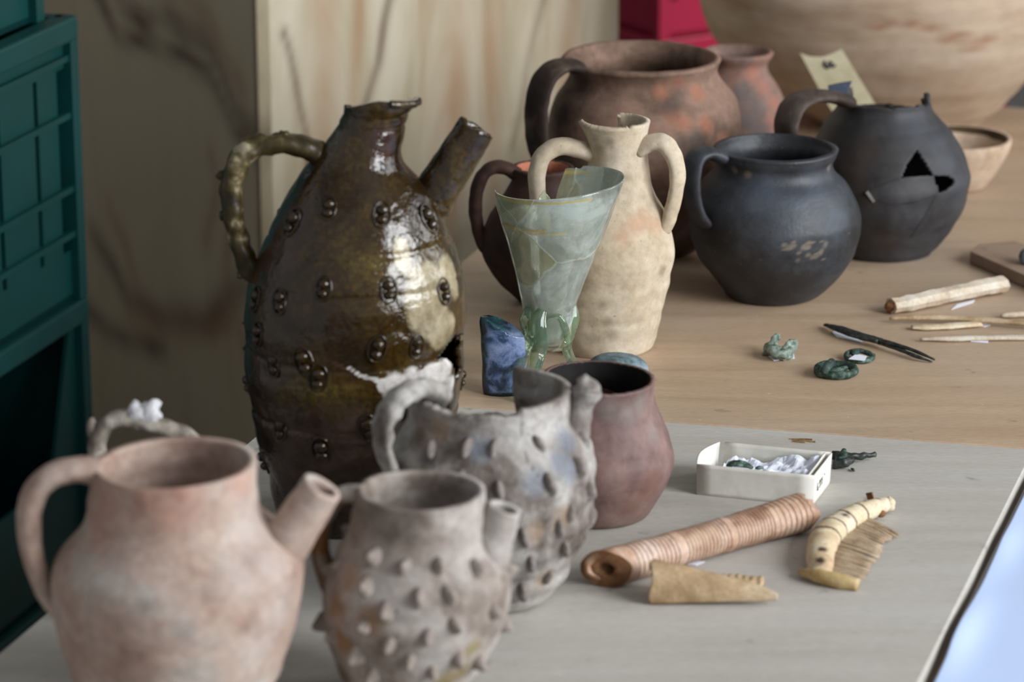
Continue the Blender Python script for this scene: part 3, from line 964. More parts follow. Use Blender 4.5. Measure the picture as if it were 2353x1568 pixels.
# ------------------------------------------------------------------ pink spouted jug, nearest
fj = pot('spouted_jug', 'pinkish buff clay jug with wide mouth, loop handle and short tubular spout', 'jug',
         (408, 1655, 150),
         [(1640, 235, 588), (1568, 178, 636), (1530, 162, 650), (1480, 145, 668), (1400, 126, 688), (1330, 119, 697), (1290, 122, 698), (1250, 138, 688), (1215, 168, 660),
          (1190, 192, 624), (1170, 200, 600), (1130, 204, 592), (1090, 210, 590)],
         (403, 1062, 186), 'pink_clay', th=0.0055, segs=120, nr=96, amp=0.0008, tilt=0.02)
for q in ((250, 1165), (330, 1140), (430, 1135), (230, 1215), (400, 1180), (560, 1120)): paint(fj, 0, q[0], q[1], 46, 1.0)
for q in ((270, 1290), (330, 1390), (420, 1460), (560, 1160), (580, 1280), (480, 1360)): paint(fj, 1, q[0], q[1], 24, 1.0)
for q in ((570, 1220), (620, 1300), (640, 1400), (560, 1330), (600, 1480)): paint(fj, 2, q[0], q[1], 60, 0.9)
finish(fj)
handle(fj, [(232, 1086), (178, 1079), (122, 1092), (82, 1130), (66, 1185), (71, 1255), (88, 1320), (110, 1372), (140, 1410)],
       [(.0085, .013), (.0075, .012), (.0075, .0115), (.0078, .0115), (.0078, .0115), (.0072, .011), (.0062, .011), (.0055, .011), (.005, .012)], phi=0.1, lump=0.0006)
spout(fj, (640, 1272), (742, 1118), 62, 48, phi=0.06, th=0.004)

# ------------------------------------------------------------------ encrusted jug hidden behind the pink one
ej = pot('encrusted_jug', 'grey encrusted jug mostly hidden behind the pink spouted jug, only its handle showing', 'jug',
         (400, 1395, 80),
         [(1350, 270, 535), (1280, 250, 562), (1200, 258, 560), (1140, 292, 540), (1100, 320, 520)],
         (428, 1062, 90), 'knob_clay', th=0.005, segs=60, nr=40)
finish(ej)
handle(ej, [(462, 1030), (430, 996), (385, 984), (335, 970), (288, 960), (248, 974), (226, 1010), (224, 1060), (240, 1120), (275, 1185)],
       [(.0045, .008), (.0046, .008), (.005, .008), (.005, .008), (.0055, .008), (.006, .008), (.006, .008), (.006, .008), (.006, .008), (.006, .008)], phi=0.0,
       mat=clay('grey_crust', ['4d463f', '6f675f', '8f877c', 'aaa49c'], 45, 0.8, 0.7), lump=0.002)
w = onY(325, 955, ej.Y)
v, f = join(ball(onY(315, 952, ej.Y), (1, 0, 0), (0, 1, 0), (0, 0, 1), .009, .009, .009, 14, 10), ball(onY(343, 950, ej.Y), (1, 0, 0), (0, 1, 0), (0, 0, 1), .0085, .008, .0105, 14, 10))
v = [p + (p - w) * (0.7 * nz(p, 150)) for p in v]
part('mortar_lump', v, f, clay('white_mortar', ['b4b3b6', 'd0d0d4'], 60, 0.9, 0.6), ej.root, label='white crumbly lump on the handle')
w = onY(212, 985, ej.Y)
v, f = ball(w, (1, 0, 0), (0, 1, 0), (0, 0, 1), .004, .004, .008, 9, 7)
part('crust_lump', v, f, ej.mat, ej.root)

# ------------------------------------------------------------------ reddish round pot
rj = pot('round_pot', 'reddish brown round pot with a dark mouth, beside the white tray', 'pot',
         (1376, 1178, 96),
         [(1190, 1262, 1480), (1150, 1238, 1509), (1100, 1212, 1536), (1045, 1199, 1547), (1000, 1206, 1540), (960, 1222, 1524), (925, 1238, 1508), (900, 1242, 1503)],
         (1373, 868, 134), 'red_clay', th=0.0035, segs=140, nr=90, amp=0.001, tilt=-0.02,
         cut=lambda th: 0.0012 * max(0, nz((cos(th), sin(th), 0), 12, 3)))
for q in ((1480, 1140), (1500, 1110), (1450, 1165)): paint(rj, 0, q[0], q[1], 30, 1.0)
for q in ((1440, 950), (1400, 940), (1470, 930), (1500, 1000)): paint(rj, 1, q[0], q[1], 24, 0.9)
rows_top = np.array([i // rj.segs for i in range(len(rj.V))]) / rj.nr
finish(rj)
INNER_BLACK = clay('inner_black', ['0f0e0e', '1d1a19', '34302d'], 14, 0.8, 0.2)

# ------------------------------------------------------------------ glass goblet on claw feet
def gb_cut(th):
    d = (math.degrees(th) + 360) % 360
    j = 0.0016 * abs(nz((cos(th), sin(th), 0), 14, 8)) + 0.0008 * abs(nz((cos(th), sin(th), 0), 45, 8))
    if 84 < d < 90: return 0.004 + 0.022 * (d - 84) / 6
    if 90 <= d < 168: return 0.026 + 3 * j - 0.010 * exp(-((d - 102) / 5) ** 2)
    if 168 <= d < 182: return 0.026 * (182 - d) / 14
    if d < 84 and d > 68: return 0.0012 + j
    return 0.0
gb = pot('glass_goblet', 'pale green glass goblet with chipped flaring rim on three ribbed claw feet', 'goblet',
         (1266, 872, 10),
         [(800, 1228, 1306), (785, 1212, 1316), (760, 1203, 1323), (725, 1201, 1328), (700, 1199, 1326), (660, 1191, 1340), (610, 1180, 1361), (560, 1167, 1382), (520, 1155, 1398), (485, 1146, 1411), (455, 1139, 1424)],
         (1286, 420, 150), 'goblet_glass', th=0.0014, segs=220, nr=130, amp=0.0004, cut=gb_cut, tilt=0.10, bname='bowl')
# the bowl ends above the table: drop the rings under the waist and close it there
def trim_goblet():
    me = gb.body.data
    bm = bmesh.new(); bm.from_mesh(me)
    zb = onY(1266, 800, gb.Y).z
    kill = [v_ for v_ in bm.verts if v_.co.z < zb]
    bmesh.ops.delete(bm, geom=kill, context='VERTS')
    be = [e for e in bm.edges if e.is_boundary and (e.verts[0].co.z + e.verts[1].co.z) / 2 < zb + 0.006]
    bmesh.ops.contextual_create(bm, geom=be)
    for f_ in bm.faces: f_.smooth = True
    bm.to_mesh(me); bm.free()
A = np.array([tuple(v_) for v_ in gb.V])
for (yy, ww, th0, th1) in ((452, 2.2, 180, 300), (520, 2.6, 195, 260), (528, 2.0, 235, 280), (395, 2.6, 60, 90)):
    zt = onY(1286, yy, gb.Y - 0.03).z if yy > 400 else onY(1286, 400, gb.Y + 0.05).z
    dg = np.degrees(gb.ang) % 360
    zz = A[:, 2] - 0.10 * (A[:, 0] - gb.base.x) * 0.6
    m = np.clip(1.4 - np.abs(zz - zt) / (ww * 0.00045), 0, 1) * ((dg > th0) & (dg < th1))
    gb.col[:, 0] = np.maximum(gb.col[:, 0], m)
finish(gb)
trim_goblet()
def claw(pts, r, lab=None):
    W = []
    for (x, y, dy) in pts[:-1]: W.append(onY(x, y, gb.Y + dy))
    W.append(G(pts[-1][0], pts[-1][1], 0.002))
    c = Vector((gb.base.x, gb.Y, 0))
    bn = (W[0] - c).cross(EZ); bn.z = 0
    v, f = sweep(W, r, seg=30, n=14, binormal=bn.normalized(), ridge=0.16)
    return part('claw_foot', v, f, MAT['green_glass'], gb.root, label=lab)
claw([(1212, 705, -.012), (1205, 735, -.016), (1213, 775, -.018), (1204, 805, -.032), (1192, 840, -.048), (1189, 868, -.057), (1203, 920, 0)],
     [(.0015, .004), (.0035, .007), (.0042, .007), (.0036, .0055), (.0034, .0050), (.0034, .0050), (.003, .0045)])
claw([(1246, 712, -.021), (1234, 745, -.024), (1236, 785, -.026), (1232, 820, -.029), (1224, 860, -.046), (1216, 925, 0)],
     [(.0015, .004), (.0038, .008), (.0042, .0085), (.004, .0065), (.0038, .0055), (.0034, .005)])
claw([(1320, 700, -.006), (1320, 735, -.008), (1304, 775, -.008), (1302, 800, -.006), (1312, 825, -.003), (1322, 843, .004), (1330, 858, .006)],
     [(.0015, .003), (.0035, .006), (.0042, .007), (.0038, .0055), (.0034, .0048), (.0032, .0045), (.003, .0045)])
arch = [onY(x, y, gb.Y - 0.0195) for x, y in ((1240, 790), (1246, 750), (1262, 728), (1284, 728), (1298, 752), (1306, 790))]
v, f = sweep(arch, [(.0028, .002), (.003, .003), (.003, .003), (.003, .003), (.003, .003), (.0028, .002)], seg=14, n=8)
part('glass_trail', v, f, MAT['green_glass'], gb.root)

# ------------------------------------------------------------------ cream two-handled vase
def cv_cut(th):
    d = (math.degrees(th) + 360) % 360
    j = 0.0008 * nz((cos(th), sin(th), 0), 14, 2)
    if 78 < d < 172: return 0.022 + 2 * j
    if 40 < d <= 78: return 0.0 + max(0, 2 * j)
    if 172 <= d < 180: return 0.022 * (180 - d) / 8
    if 180 <= d < 293: return 0.0025 * sin(radians((d - 180) / 113 * 180)) * 0 + max(0, j) + 0.001
    if 293 <= d < 299: return 0.003 * (1 - abs(d - 296) / 3)
    return max(0.0, j)
cv = pot('two_handled_vase', 'cream clay vase with two loop handles and a broken rim, behind the goblet', 'vase',
         (1385, 793, 112),
         [(808, 1277, 1496), (790, 1272, 1502), (740, 1262, 1515), (680, 1254, 1531), (630, 1250, 1541), (585, 1250, 1548), (555, 1253, 1549), (520, 1262, 1541), (480, 1284, 1524), (440, 1318, 1506),
          (400, 1345, 1496), (360, 1352, 1491), (330, 1348, 1489), (300, 1338, 1490)],
         (1410, 277, 84), 'cream_clay', th=0.0045, segs=140, nr=96, amp=0.0013, cut=cv_cut)
for q in ((1460, 520), (1500, 515), (1430, 540), (1480, 505)): paint(cv, 0, q[0], q[1], 24, 0.9)
for q in ((1395, 740), (1405, 770), (1385, 700), (1524, 622), (1400, 330), (1440, 410), (1380, 345)): paint(cv, 1, q[0], q[1], 13, 0.9)
for q in ((1350, 330), (1370, 370), (1340, 300)): paint(cv, 2, q[0], q[1], 26, 0.8)
finish(cv)
handle(cv, [(1372, 358), (1325, 341), (1280, 338), (1246, 360), (1233, 405), (1237, 460), (1252, 515), (1275, 550)],
       [(.008, .010), (.0075, .010), (.0075, .010), (.0075, .010), (.0075, .0095), (.007, .0095), (.0065, .0095), (.006, .009)], phi=0.15, lump=0.0007)
handle(cv, [(1470, 345), (1500, 328), (1530, 332), (1550, 365), (1557, 410), (1550, 455), (1538, 500), (1526, 530)],
       [(.007, .012), (.0072, .012), (.0072, .0115), (.0068, .011), (.0064, .011), (.0062, .0105), (.006, .010), (.005, .010)], phi=0.3, lump=0.0007, ridge=0.05)

# ------------------------------------------------------------------ dark brown jug behind the goblet
dj = pot('brown_jug', 'dark brown one-handled jug with an orange inner rim, behind the goblet and vase', 'jug',
         (1250, 690, 58),
         [(690, 1190, 1312), (640, 1138, 1362), (585, 1110, 1390), (540, 1108, 1392), (500, 1122, 1378), (455, 1150, 1350), (425, 1170, 1328), (405, 1177, 1319)],
         (1248, 384, 74), 'dark_brown_clay', th=0.0045, segs=90, nr=72, cut=lambda th: 0.0012 * max(0, nz((cos(th), sin(th), 0), 7, 5)))
# orange slip on the inside of the far rim
zc_ = np.array([v_.z for v_ in dj.V])
finish(dj)
o, _ = handle(dj, [(1190, 402), (1160, 386), (1130, 386), (1104, 412), (1093, 460), (1096, 515), (1110, 560), (1135, 590)],
       [(.0065, .009), (.006, .009), (.006, .009), (.006, .009), (.006, .0085), (.006, .0085), (.006, .0085), (.005, .008)], phi=0.1)
def inner_band(P, frac0, mat, name, th):
    """lining of the inner neck wall"""
    s = P.segs
    j0 = int(P.nr * frac0)
    V, Fc = [], []
    for j in range(j0, P.nr + 1):
        for k in range(s):
            p = P.V[j * s + k]
            c = Vector((sum(P.V[j * s + q].x for q in range(0, s, 6)) / len(range(0, s, 6)), P.Y, p.z))
            d = (c - p); d.z = 0
            V.append(p + d.normalized() * th)
    n = P.nr - j0
    for j in range(n):
        for k in range(s):
            l = (k + 1) % s
            Fc.append((j * s + l, j * s + k, (j + 1) * s + k, (j + 1) * s + l))
    o = part(name, V, Fc, mat, P.root)
    solidify(o, 0.0006)
    return o
inner_band(dj, 0.78, clay('orange_slip', ['a5644c', 'b87860'], 30, 0.8, 0.2), 'inner_slip', 0.0047).__setitem__('label', 'orange slip lining the inner neck')

# ------------------------------------------------------------------ big brown cooking pot
bp = pot('cooking_pot', 'large brown red cooking pot with a broad strap handle and wide mouth, behind the vase', 'pot',
         (1482, 568, 112),
         [(572, 1362, 1602), (530, 1320, 1645), (470, 1285, 1680), (400, 1262, 1700), (330, 1255, 1706), (290, 1258, 1704), (250, 1266, 1698), (220, 1278, 1688), (190, 1296, 1665), (168, 1308, 1648), (150, 1300, 1652)],
         (1473, 136, 184), 'big_pot_clay', th=0.0055, segs=110, nr=84, tilt=0.01)
for q in ((1560, 195), (1600, 215), (1520, 210), (1620, 290), (1570, 280), (1540, 270), (1660, 330)): paint(bp, 0, q[0], q[1], 20, 0.9)
for q in ((1600, 320), (1570, 330), (1540, 250), (1560, 210), (1590, 340)): paint(bp, 1, q[0], q[1], 22, 0.9)
for q in ((1560, 500), (1580, 560), (1500, 560), (1620, 520), (1400, 540)): paint(bp, 2, q[0], q[1], 70, 0.6)
for q in ((1300, 210), (1340, 195), (1290, 260)): paint(bp, 2, q[0], q[1], 26, 1.0)
finish(bp)
handle(bp, [(1322, 152), (1285, 152), (1252, 180), (1235, 230), (1232, 290), (1240, 350), (1262, 400)],
       [(.007, .018), (.006, .0175), (.006, .017), (.006, .017), (.006, .017), (.006, .017), (.006, .016)], phi=0.62, lump=0.0006,
       mat=clay('shaded_brown_clay', ['1f1816', '382c26', '64544a'], 18, 0.7, 0.3))  # darker clay puts the handle's shade into its colour

# second pot behind
sp_ = pot('cooking_pot', 'smaller orange and grey cooking pot with a dark mouth, behind the large brown one', 'pot',
          (1695, 440, 60),
          [(430, 1628, 1762), (380, 1596, 1794), (320, 1578, 1812), (265, 1577, 1813), (225, 1588, 1802), (190, 1606, 1784), (160, 1624, 1764), (146, 1628, 1762), (133, 1620, 1772)],
          (1695, 120, 82), 'orange_grey_clay', th=0.0045, segs=80, nr=64)
for q in ((1730, 170), (1780, 240), (1755, 200), (1770, 280)): paint(sp_, 0, q[0], q[1], 20, 0.8)
for q in ((1740, 250), (1720, 280), (1750, 300), (1710, 220)): paint(sp_, 1, q[0], q[1], 26, 0.8)
finish(sp_)

# ------------------------------------------------------------------ blue black pot
kp = pot('blue_black_pot', 'blue black burnished pot with everted rim and one strap handle', 'pot',
         (1772, 677, 84),
         [(688, 1682, 1862), (668, 1665, 1892), (635, 1636, 1926), (600, 1608, 1951), (560, 1591, 1968), (510, 1582, 1978), (470, 1588, 1972), (435, 1604, 1956), (408, 1622, 1938), (388, 1640, 1918),
          (372, 1648, 1912), (358, 1643, 1920)],
         (1783, 340, 143), 'blue_black_clay', th=0.005, segs=110, nr=90, amp=0.001, tilt=-0.01)
kr = random.Random(3)
for k in range(26): paint(kp, 0, 1790 + 110 * kr.random() + 4 * k % 9, 600 - 45 * kr.random(), 2.5 + 4.5 * kr.random() ** 2, 0.8)
for q in ((1690, 390), (1720, 400), (1905, 385)): paint(kp, 0, q[0], q[1], 9, 0.8)
for q in ((1830, 470), (1880, 450), (1760, 440), (1920, 500)): paint(kp, 1, q[0], q[1], 50, 0.9)
for q in ((1700, 640), (1780, 670), (1830, 650), (1640, 560)): paint(kp, 2, q[0], q[1], 60, 0.8)
finish(kp)
handle(kp, [(1655, 362), (1625, 350), (1600, 362), (1590, 395), (1590, 440), (1600, 485), (1620, 515)],
       [(.006, .013), (.0055, .013), (.0055, .013), (.0052, .0125), (.005, .012), (.005, .012), (.005, .012)], phi=0.55, lump=0.0006)

# ------------------------------------------------------------------ broken black pot
HOLES = [[(2107, 343), (2095, 362), (2084, 378), (2072, 408), (2110, 404), (2146, 405), (2128, 376)],
         [(2147, 404), (2178, 404), (2196, 412), (2193, 424), (2172, 440), (2158, 446), (2152, 424)]]
def kb_hole(c, th):
    if sin(th) > 0.1: return False
    x, y, _ = proj(c)
    return any(polygon_hit(x, y, h) for h in HOLES)
def kb_cut(th):
    d = (math.degrees(th) + 360) % 360
    j = 0.0018 * nz((cos(th), sin(th), 0), 7, 6) + 0.0003 * nz((cos(th), sin(th), 0), 30, 6)
    if 20 < d < 135: return 0.022 + j
    if 135 <= d < 180: return 0.0
    if 180 <= d < 215: return 0.004 + j
    if 215 <= d < 325: return 0.0055 + j
    if 325 <= d < 355 or 9 < d <= 20: return 0.008 + j
    return 0.0008
kb = pot('broken_black_pot', 'black pot with a broken rim and a jagged triangular hole in its side', 'pot',
         (2035, 576, 104),
         [(585, 1924, 2130), (560, 1905, 2158), (520, 1880, 2187), (480, 1858, 2210), (435, 1846, 2223), (395, 1845, 2227), (345, 1860, 2211), (300, 1884, 2187), (272, 1902, 2160), (252, 1918, 2144), (235, 1926, 2136)],
         (2028, 214, 108), 'black_clay', th=0.0045, segs=240, nr=170, amp=0.001, cut=kb_cut, hole=kb_hole)
paint_line(kb, 2, [(1985, 445), (2010, 430), (2045, 418), (2073, 406)], 3)
paint_line(kb, 2, [(2150, 450), (2130, 490), (2110, 520), (2095, 545)], 3)
paint_line(kb, 2, [(2008, 460), (2040, 470), (2090, 466), (2145, 452)], 2.5)
for q in ((1965, 400), (1960, 450), (1985, 350), (1950, 560), (2030, 560)): paint(kb, 0, q[0], q[1], 34, 0.8)
for q in ((2160, 330), (2180, 370), (2100, 290), (2200, 430)): paint(kb, 1, q[0], q[1], 40, 1.0)
for q in ((1960, 260), (1940, 290), (2020, 250)): paint(kb, 2, q[0], q[1], 30, 0.9)
finish(kb)
handle(kb, [(1945, 232), (1905, 222), (1862, 222), (1826, 240), (1808, 280), (1808, 330), (1825, 375)],
       [(.0065, .015), (.006, .016), (.0055, .017), (.0055, .017), (.0055, .017), (.0055, .016), (.0055, .015)], phi=0.6, lump=0.0006,
       mat=clay('brown_black_clay', ['2a201c', '3d322d', '5c514b'], 16, 0.7, 0.3))
sh_ = [onY(x, y, kb.Y + 0.004) for x, y in ((1902, 198), (1930, 192), (1957, 188), (1948, 208), (1938, 236), (1908, 236))]
part('rim_sherd', sh_ + [p + Vector((0.001, 0.0045, 0)) for p in sh_], [tuple(range(6)), tuple(range(11, 5, -1))] + [(i, 6 + i, 6 + (i + 1) % 6, (i + 1) % 6) for i in range(6)],
     clay('blue_grey_inner_face', ['3c4453', '4c5566'], 30, 0.6, 0.2), kb.root, False, 'blue grey upright piece of the broken rim')
# sherds wedged in the crack of the side
p, n_, _ = surf(kb, 2000, 452)
v, f = box(p + n_ * 0.0005, (0.6, 0, -0.8), n_, Vector((0.6, 0, -0.8)).cross(n_), 0.006, 0.0012, 0.0012)
part('sherd_edge', v, f, clay('grey_break', ['77726c', '8d8983'], 40, 0.9, 0.2), kb.root, False)

inner_band(rj, 0.06, INNER_BLACK, 'dark_lining', 0.0037).__setitem__('label', 'black lining of the inside wall')  # near-black band over the pot's inner wall

# ------------------------------------------------------------------ shallow bowl and urn
sb = pot('shallow_bowl', 'shallow beige clay bowl with a dark inside, behind the broken black pot', 'bowl',
         (2196, 428, 58),
         [(428, 2128, 2262), (400, 2104, 2284), (365, 2086, 2306), (338, 2074, 2320)],
         (2196, 316, 128), 'beige_clay', th=0.0045, segs=80, nr=40, amp=0.0006)
finish(sb)
inner_band(sb, 0.15, clay('brown_slip', ['3f3122', '5a4730'], 20, 0.6, 0.2), 'inner_slip', 0.0047).__setitem__('label', 'dark brown slip lining the inside')
ub = pot('storage_urn', 'huge pale clay urn with horizontal brown streaks, at the back of the table', 'urn',
         (2060, 276, 140),
         [(290, 1896, 2232), (270, 1862, 2258), (243, 1815, 2293), (202, 1755, 2330), (150, 1692, 2378), (90, 1640, 2420), (50, 1620, 2444), (0, 1606, 2470), (-90, 1596, 2492), (-220, 1620, 2470), (-330, 1690, 2400), (-420, 1790, 2300), (-470, 1830, 2270), (-520, 1810, 2290)],
         (2050, -540, 250), 'urn_clay', th=0.010, segs=120, nr=110, amp=0.0012)
for q in ((2100, 60), (2150, 68), (2200, 80), (2050, 55), (2260, 95), (2240, 110), (2010, 60), (2180, 92)): paint(ub, 0, q[0], q[1], 30, 1.0, 0.35)
finish(ub)

# ------------------------------------------------------------------ plastic crates
def crate(name, loc, ax, ay, L, Wd, H, mat, label, cat, group, cut=False, wall=0.004):
    """stacking crate; loc = far corner on the visible long side, ax runs back along that side, ay into the crate"""
    ax, ay = Vector(ax), Vector(ay)
    loc = Vector(loc)
    t = thing(name, loc, label, cat, group)
    m = MAT[mat]
    def bx(u0, u1, v0, v1, z0, z1):
        return box(loc + ax * ((u0 + u1) / 2) + ay * ((v0 + v1) / 2) + EZ * ((z0 + z1) / 2), ax, ay, EZ, abs(u1 - u0) / 2, abs(v1 - v0) / 2, abs(z1 - z0) / 2)
    v, f = bx(0, L, 0, Wd, 0, 0.006)
    part('base', v, f, m, t, False)
    v, f = join(bx(-0.008, L + 0.008, -0.010, 0.012, H - 0.024, H), bx(-0.008, L + 0.008, Wd - 0.012, Wd + 0.010, H - 0.024, H),
                bx(-0.008, 0.012, 0, Wd, H - 0.024, H), bx(L - 0.012, L + 0.008, 0, Wd, H - 0.024, H))
    bevel(part('rim', v, f, m, t, False), 0.003)
    for v0 in (0.0, Wd - wall):
        if cut and v0 == 0.0:
            out = [(0, 0), (L, 0), (L, H - 0.024), (L - 0.02, H - 0.024), (L - 0.02, H - 0.024), (L - 0.075, H * 0.40), (0.075, H * 0.40), (0.02, H - 0.024), (0, H - 0.024)]
            V = [loc + ax * u + ay * v0 + EZ * z for u, z in out] + [loc + ax * u + ay * (v0 + wall) + EZ * z for u, z in out]
            n = len(out)
            Fc = [tuple(range(n)), tuple(range(2 * n - 1, n - 1, -1))] + [(i, n + i, n + (i + 1) % n, (i + 1) % n) for i in range(n)]
            part('side_panel', V, Fc, m, t, False)
            continue
        # boards between upright slits
        slits = [u for u in np.arange(0.075, L - 0.05, 0.083)]
        edges = [0.022] + slits + [L - 0.022]
        panels = []
        for a, b in zip(edges[:-1], edges[1:]):
            panels.append(bx(a + 0.0045, b - 0.0045, v0, v0 + wall, 0.05, H - 0.05))
        panels.append(bx(0, L, v0, v0 + wall, 0, 0.05)); panels.append(bx(0, L, v0, v0 + wall, H - 0.05, H - 0.02))
        part('side_panel', *join(*panels), m, t, False)
        vo = v0 - 0.006 if v0 == 0 else v0 + wall + 0.006
        for zz in (H * 0.24, H * 0.40, H * 0.66, H * 0.86):
            v, f = bx(0, L, min(vo, v0 + wall / 2), max(vo, v0 + wall / 2), zz - 0.003, zz + 0.003)
            part('rib', v, f, m, t, False)
    for u0 in (0.0, L - wall):
        v, f = bx(u0, u0 + wall, 0, Wd, 0, H - 0.02)
        part('end_panel', v, f, m, t, False)
    for u in (0.0, L):
        for w_ in (0.0, Wd):
            d = 0.009 if u == 0 else -0.009
            e = 0.009 if w_ == 0 else -0.009
            v, f = bx(u - d * 0.9, u + d, w_ - e * 0.9, w_ + e, 0, H - 0.022)
            part('corner_post', v, f, m, t, False)
    return t
CY = 3.10
ct, cb = onY(165, 38, CY), onY(181, 684, CY)
CH = ct.z - cb.z
cx = (ct.x + cb.x) / 2 - 0.004
labs = ['teal plastic crate, topmost and mostly above the picture, its corner post showing', 'teal plastic crate with upright slits and ribs, beside the marble pillar',
        'teal plastic crate with a low cut away side, under the slitted one', 'teal plastic crate at the bottom of the stack, on the floor']
k0 = cb.z - 2 * CH
FZ = k0
for k, lab in zip((3, 2, 1, 0), labs):
    sh = 0.035 if k == 3 else 0.0
    crate('plastic_crate', Vector((cx, CY, k0 + k * CH + 0.0005 * k)) - ALONG * sh - E2 * sh * 0.5, -ALONG, -E2, 0.60, 0.40, CH, 'teal', lab, 'crate', 'stack of teal crates', cut=(k == 1))
RA = radians(32)
rx, ry = Vector((cos(RA), sin(RA), 0)), Vector((-sin(RA), cos(RA), 0))
rc = onY(1519, 45, 4.35)
for k, lab in enumerate(['crimson plastic crate at the bottom of the stack behind the pots', 'crimson plastic crate in the middle of the stack behind the pots', 'crimson plastic crate on top of the stack, showing above the orange grey pot']):
    crate('plastic_crate', Vector((rc.x, rc.y, FZ + k * 0.283)), rx, ry, 0.60, 0.40, 0.282, 'red', lab, 'crate', 'stack of crimson crates')

# ------------------------------------------------------------------ white cardboard tray with tissue and bronze pieces
A_, B_, C_ = G(1602, 1137), G(1866, 1164), G(1913, 1112)
ex = (B_ - A_); TLn = ex.length; ex.normalize()
ey = (C_ - B_); ey = ey - ex * ey.dot(ex) * 0.6; TWd = ey.length; ey.normalize()
TH = onY(1606, 1066, A_.y).z
tr = thing('cardboard_tray', A_, 'small open white cardboard tray lined with tissue paper, on the plywood tabletop', 'tray')
def tq(u, v, z): return A_ + ex * u + ey * v + EZ * z
def wallq(p0, p1, p2, p3, name, lab=None, n=8, bow=0.0):
    V, Fc = [], []
    for j in range(n + 1):
        for i in range(n + 1):
            a = p0.lerp(p1, i / n); b = p3.lerp(p2, i / n)
            p = a.lerp(b, j / n)
            nrm = (p1 - p0).cross(p3 - p0).normalized()
            V.append(p + nrm * (bow * sin(pi * i / n) * j / n + 0.0003 * nz(p, 60)))
    for j in range(n):
        for i in range(n):
            a = j * (n + 1) + i
            Fc.append((a, a + 1, a + n + 2, a + n + 1))
    o = part(name, V, Fc, MAT['card'], tr, True, lab)
    solidify(o, 0.0011, 0)
    return o
L_, W_ = TLn, TWd
wallq(tq(0, 0, 0.0006), tq(L_, 0, 0.0006), tq(L_, W_, 0.0006), tq(0, W_, 0.0006), 'base')
wallq(tq(0, 0, 0), tq(L_, 0, 0), tq(L_ + .001, -.001, TH), tq(0.0, -.001, TH), 'front_wall')
wallq(tq(L_, W_, 0), tq(0.004, W_, 0), tq(0.006, W_ + .001, TH), tq(L_, W_ + .001, TH), 'back_wall')
wallq(tq(L_, 0, 0), tq(L_, W_, 0), tq(L_ + .001, W_, TH), tq(L_ + .001, 0, TH), 'end_wall')
wallq(tq(0, W_, 0), tq(0, 0, 0), tq(0, -0.0008, TH), tq(0.002, W_, TH), 'end_wall', bow=0.006)
# doubled inner flap at the right end and a small tape strip at the corner
wallq(tq(L_ - .004, 0.001, 0.002), tq(L_ - .004, W_ - .002, 0.002), tq(L_ - .0035, W_ - .002, TH + .0005), tq(L_ - .0035, 0.001, TH - .0005), 'inner_flap')
def tissue(u0, u1, v0, v1, h0, h1, seed, name='tissue_paper'):
    V, Fc = [], []
    n = 22
    for j in range(n + 1):
        for i in range(n + 1):
            u, v_ = u0 + (u1 - u0) * i / n, v0 + (v1 - v0) * j / n
            p = tq(u, v_, 0)
            cr = abs(nz((u, v_, seed), 70)) * 0.010 + abs(nz((u, v_, seed), 160)) * 0.003
            z = h0 + (h1 - h0) * (i / n) * (0.4 + 0.6 * j / n) + cr
            V.append(tq(u, v_, min(max(z, 0.0022), TH * 0.97)))
    for j in range(n):
        for i in range(n):
            a = j * (n + 1) + i
            Fc.append((a, a + 1, a + n + 2, a + n + 1))
    me = mesh_from(name, [p - A_ for p in V], Fc, False)
    o = link(name, me, MAT['tissue'], loc=A_)
    return o
tag(tissue(0.010, L_ * 0.62, 0.004, W_ - .004, 0.009, 0.014, 1.0), 'crumpled white tissue paper lining the left half of the cardboard tray', 'paper', 'tissue in the cardboard tray')
tag(tissue(L_ * 0.50, L_ - .006, 0.004, W_ - .004, 0.012, 0.019, 5.0), 'crumpled white tissue paper heaped in the right half of the cardboard tray', 'paper', 'tissue in the cardboard tray')
def bronze_piece(name, pts, rads, label, cat='fragment', mat='bronze', group=None, loc=None, **kw):
    v, f = sweep(pts, rads, lump=0.0008, lf=300, seg=10, n=5, **kw)
    lo = Vector(loc) if loc else Vector(pts[0])
    me = mesh_from(name, [p - lo for p in v], f)
    return tag(link(name, me, MAT[mat], loc=lo), label, cat, group)
zz_ = TH * 0.80
def tp(px, py, z):
    return G(px, py, z)
bronze_piece('bronze_fragment', [tp(1672, 1072, zz_), tp(1684, 1066, zz_ + .001), tp(1695, 1065, zz_ + .002), tp(1712, 1069, zz_ + .001), tp(1727, 1076, zz_)],
             [(.0008, .002), (.0016, .005), (.0022, .0065), (.0016, .005), (.0008, .002)], 'thin curved green bronze fragment lying on tissue in the cardboard tray', group='bronze in the tray')
bronze_piece('bronze_fragment', [tp(1738, 1076, zz_), tp(1745, 1075, zz_ + .001), tp(1752, 1076, zz_)], [(.001, .0015), (.0015, .0025), (.001, .0015)],
             'tiny green bronze chip on tissue, right of the curved fragment in the tray', group='bronze in the tray')
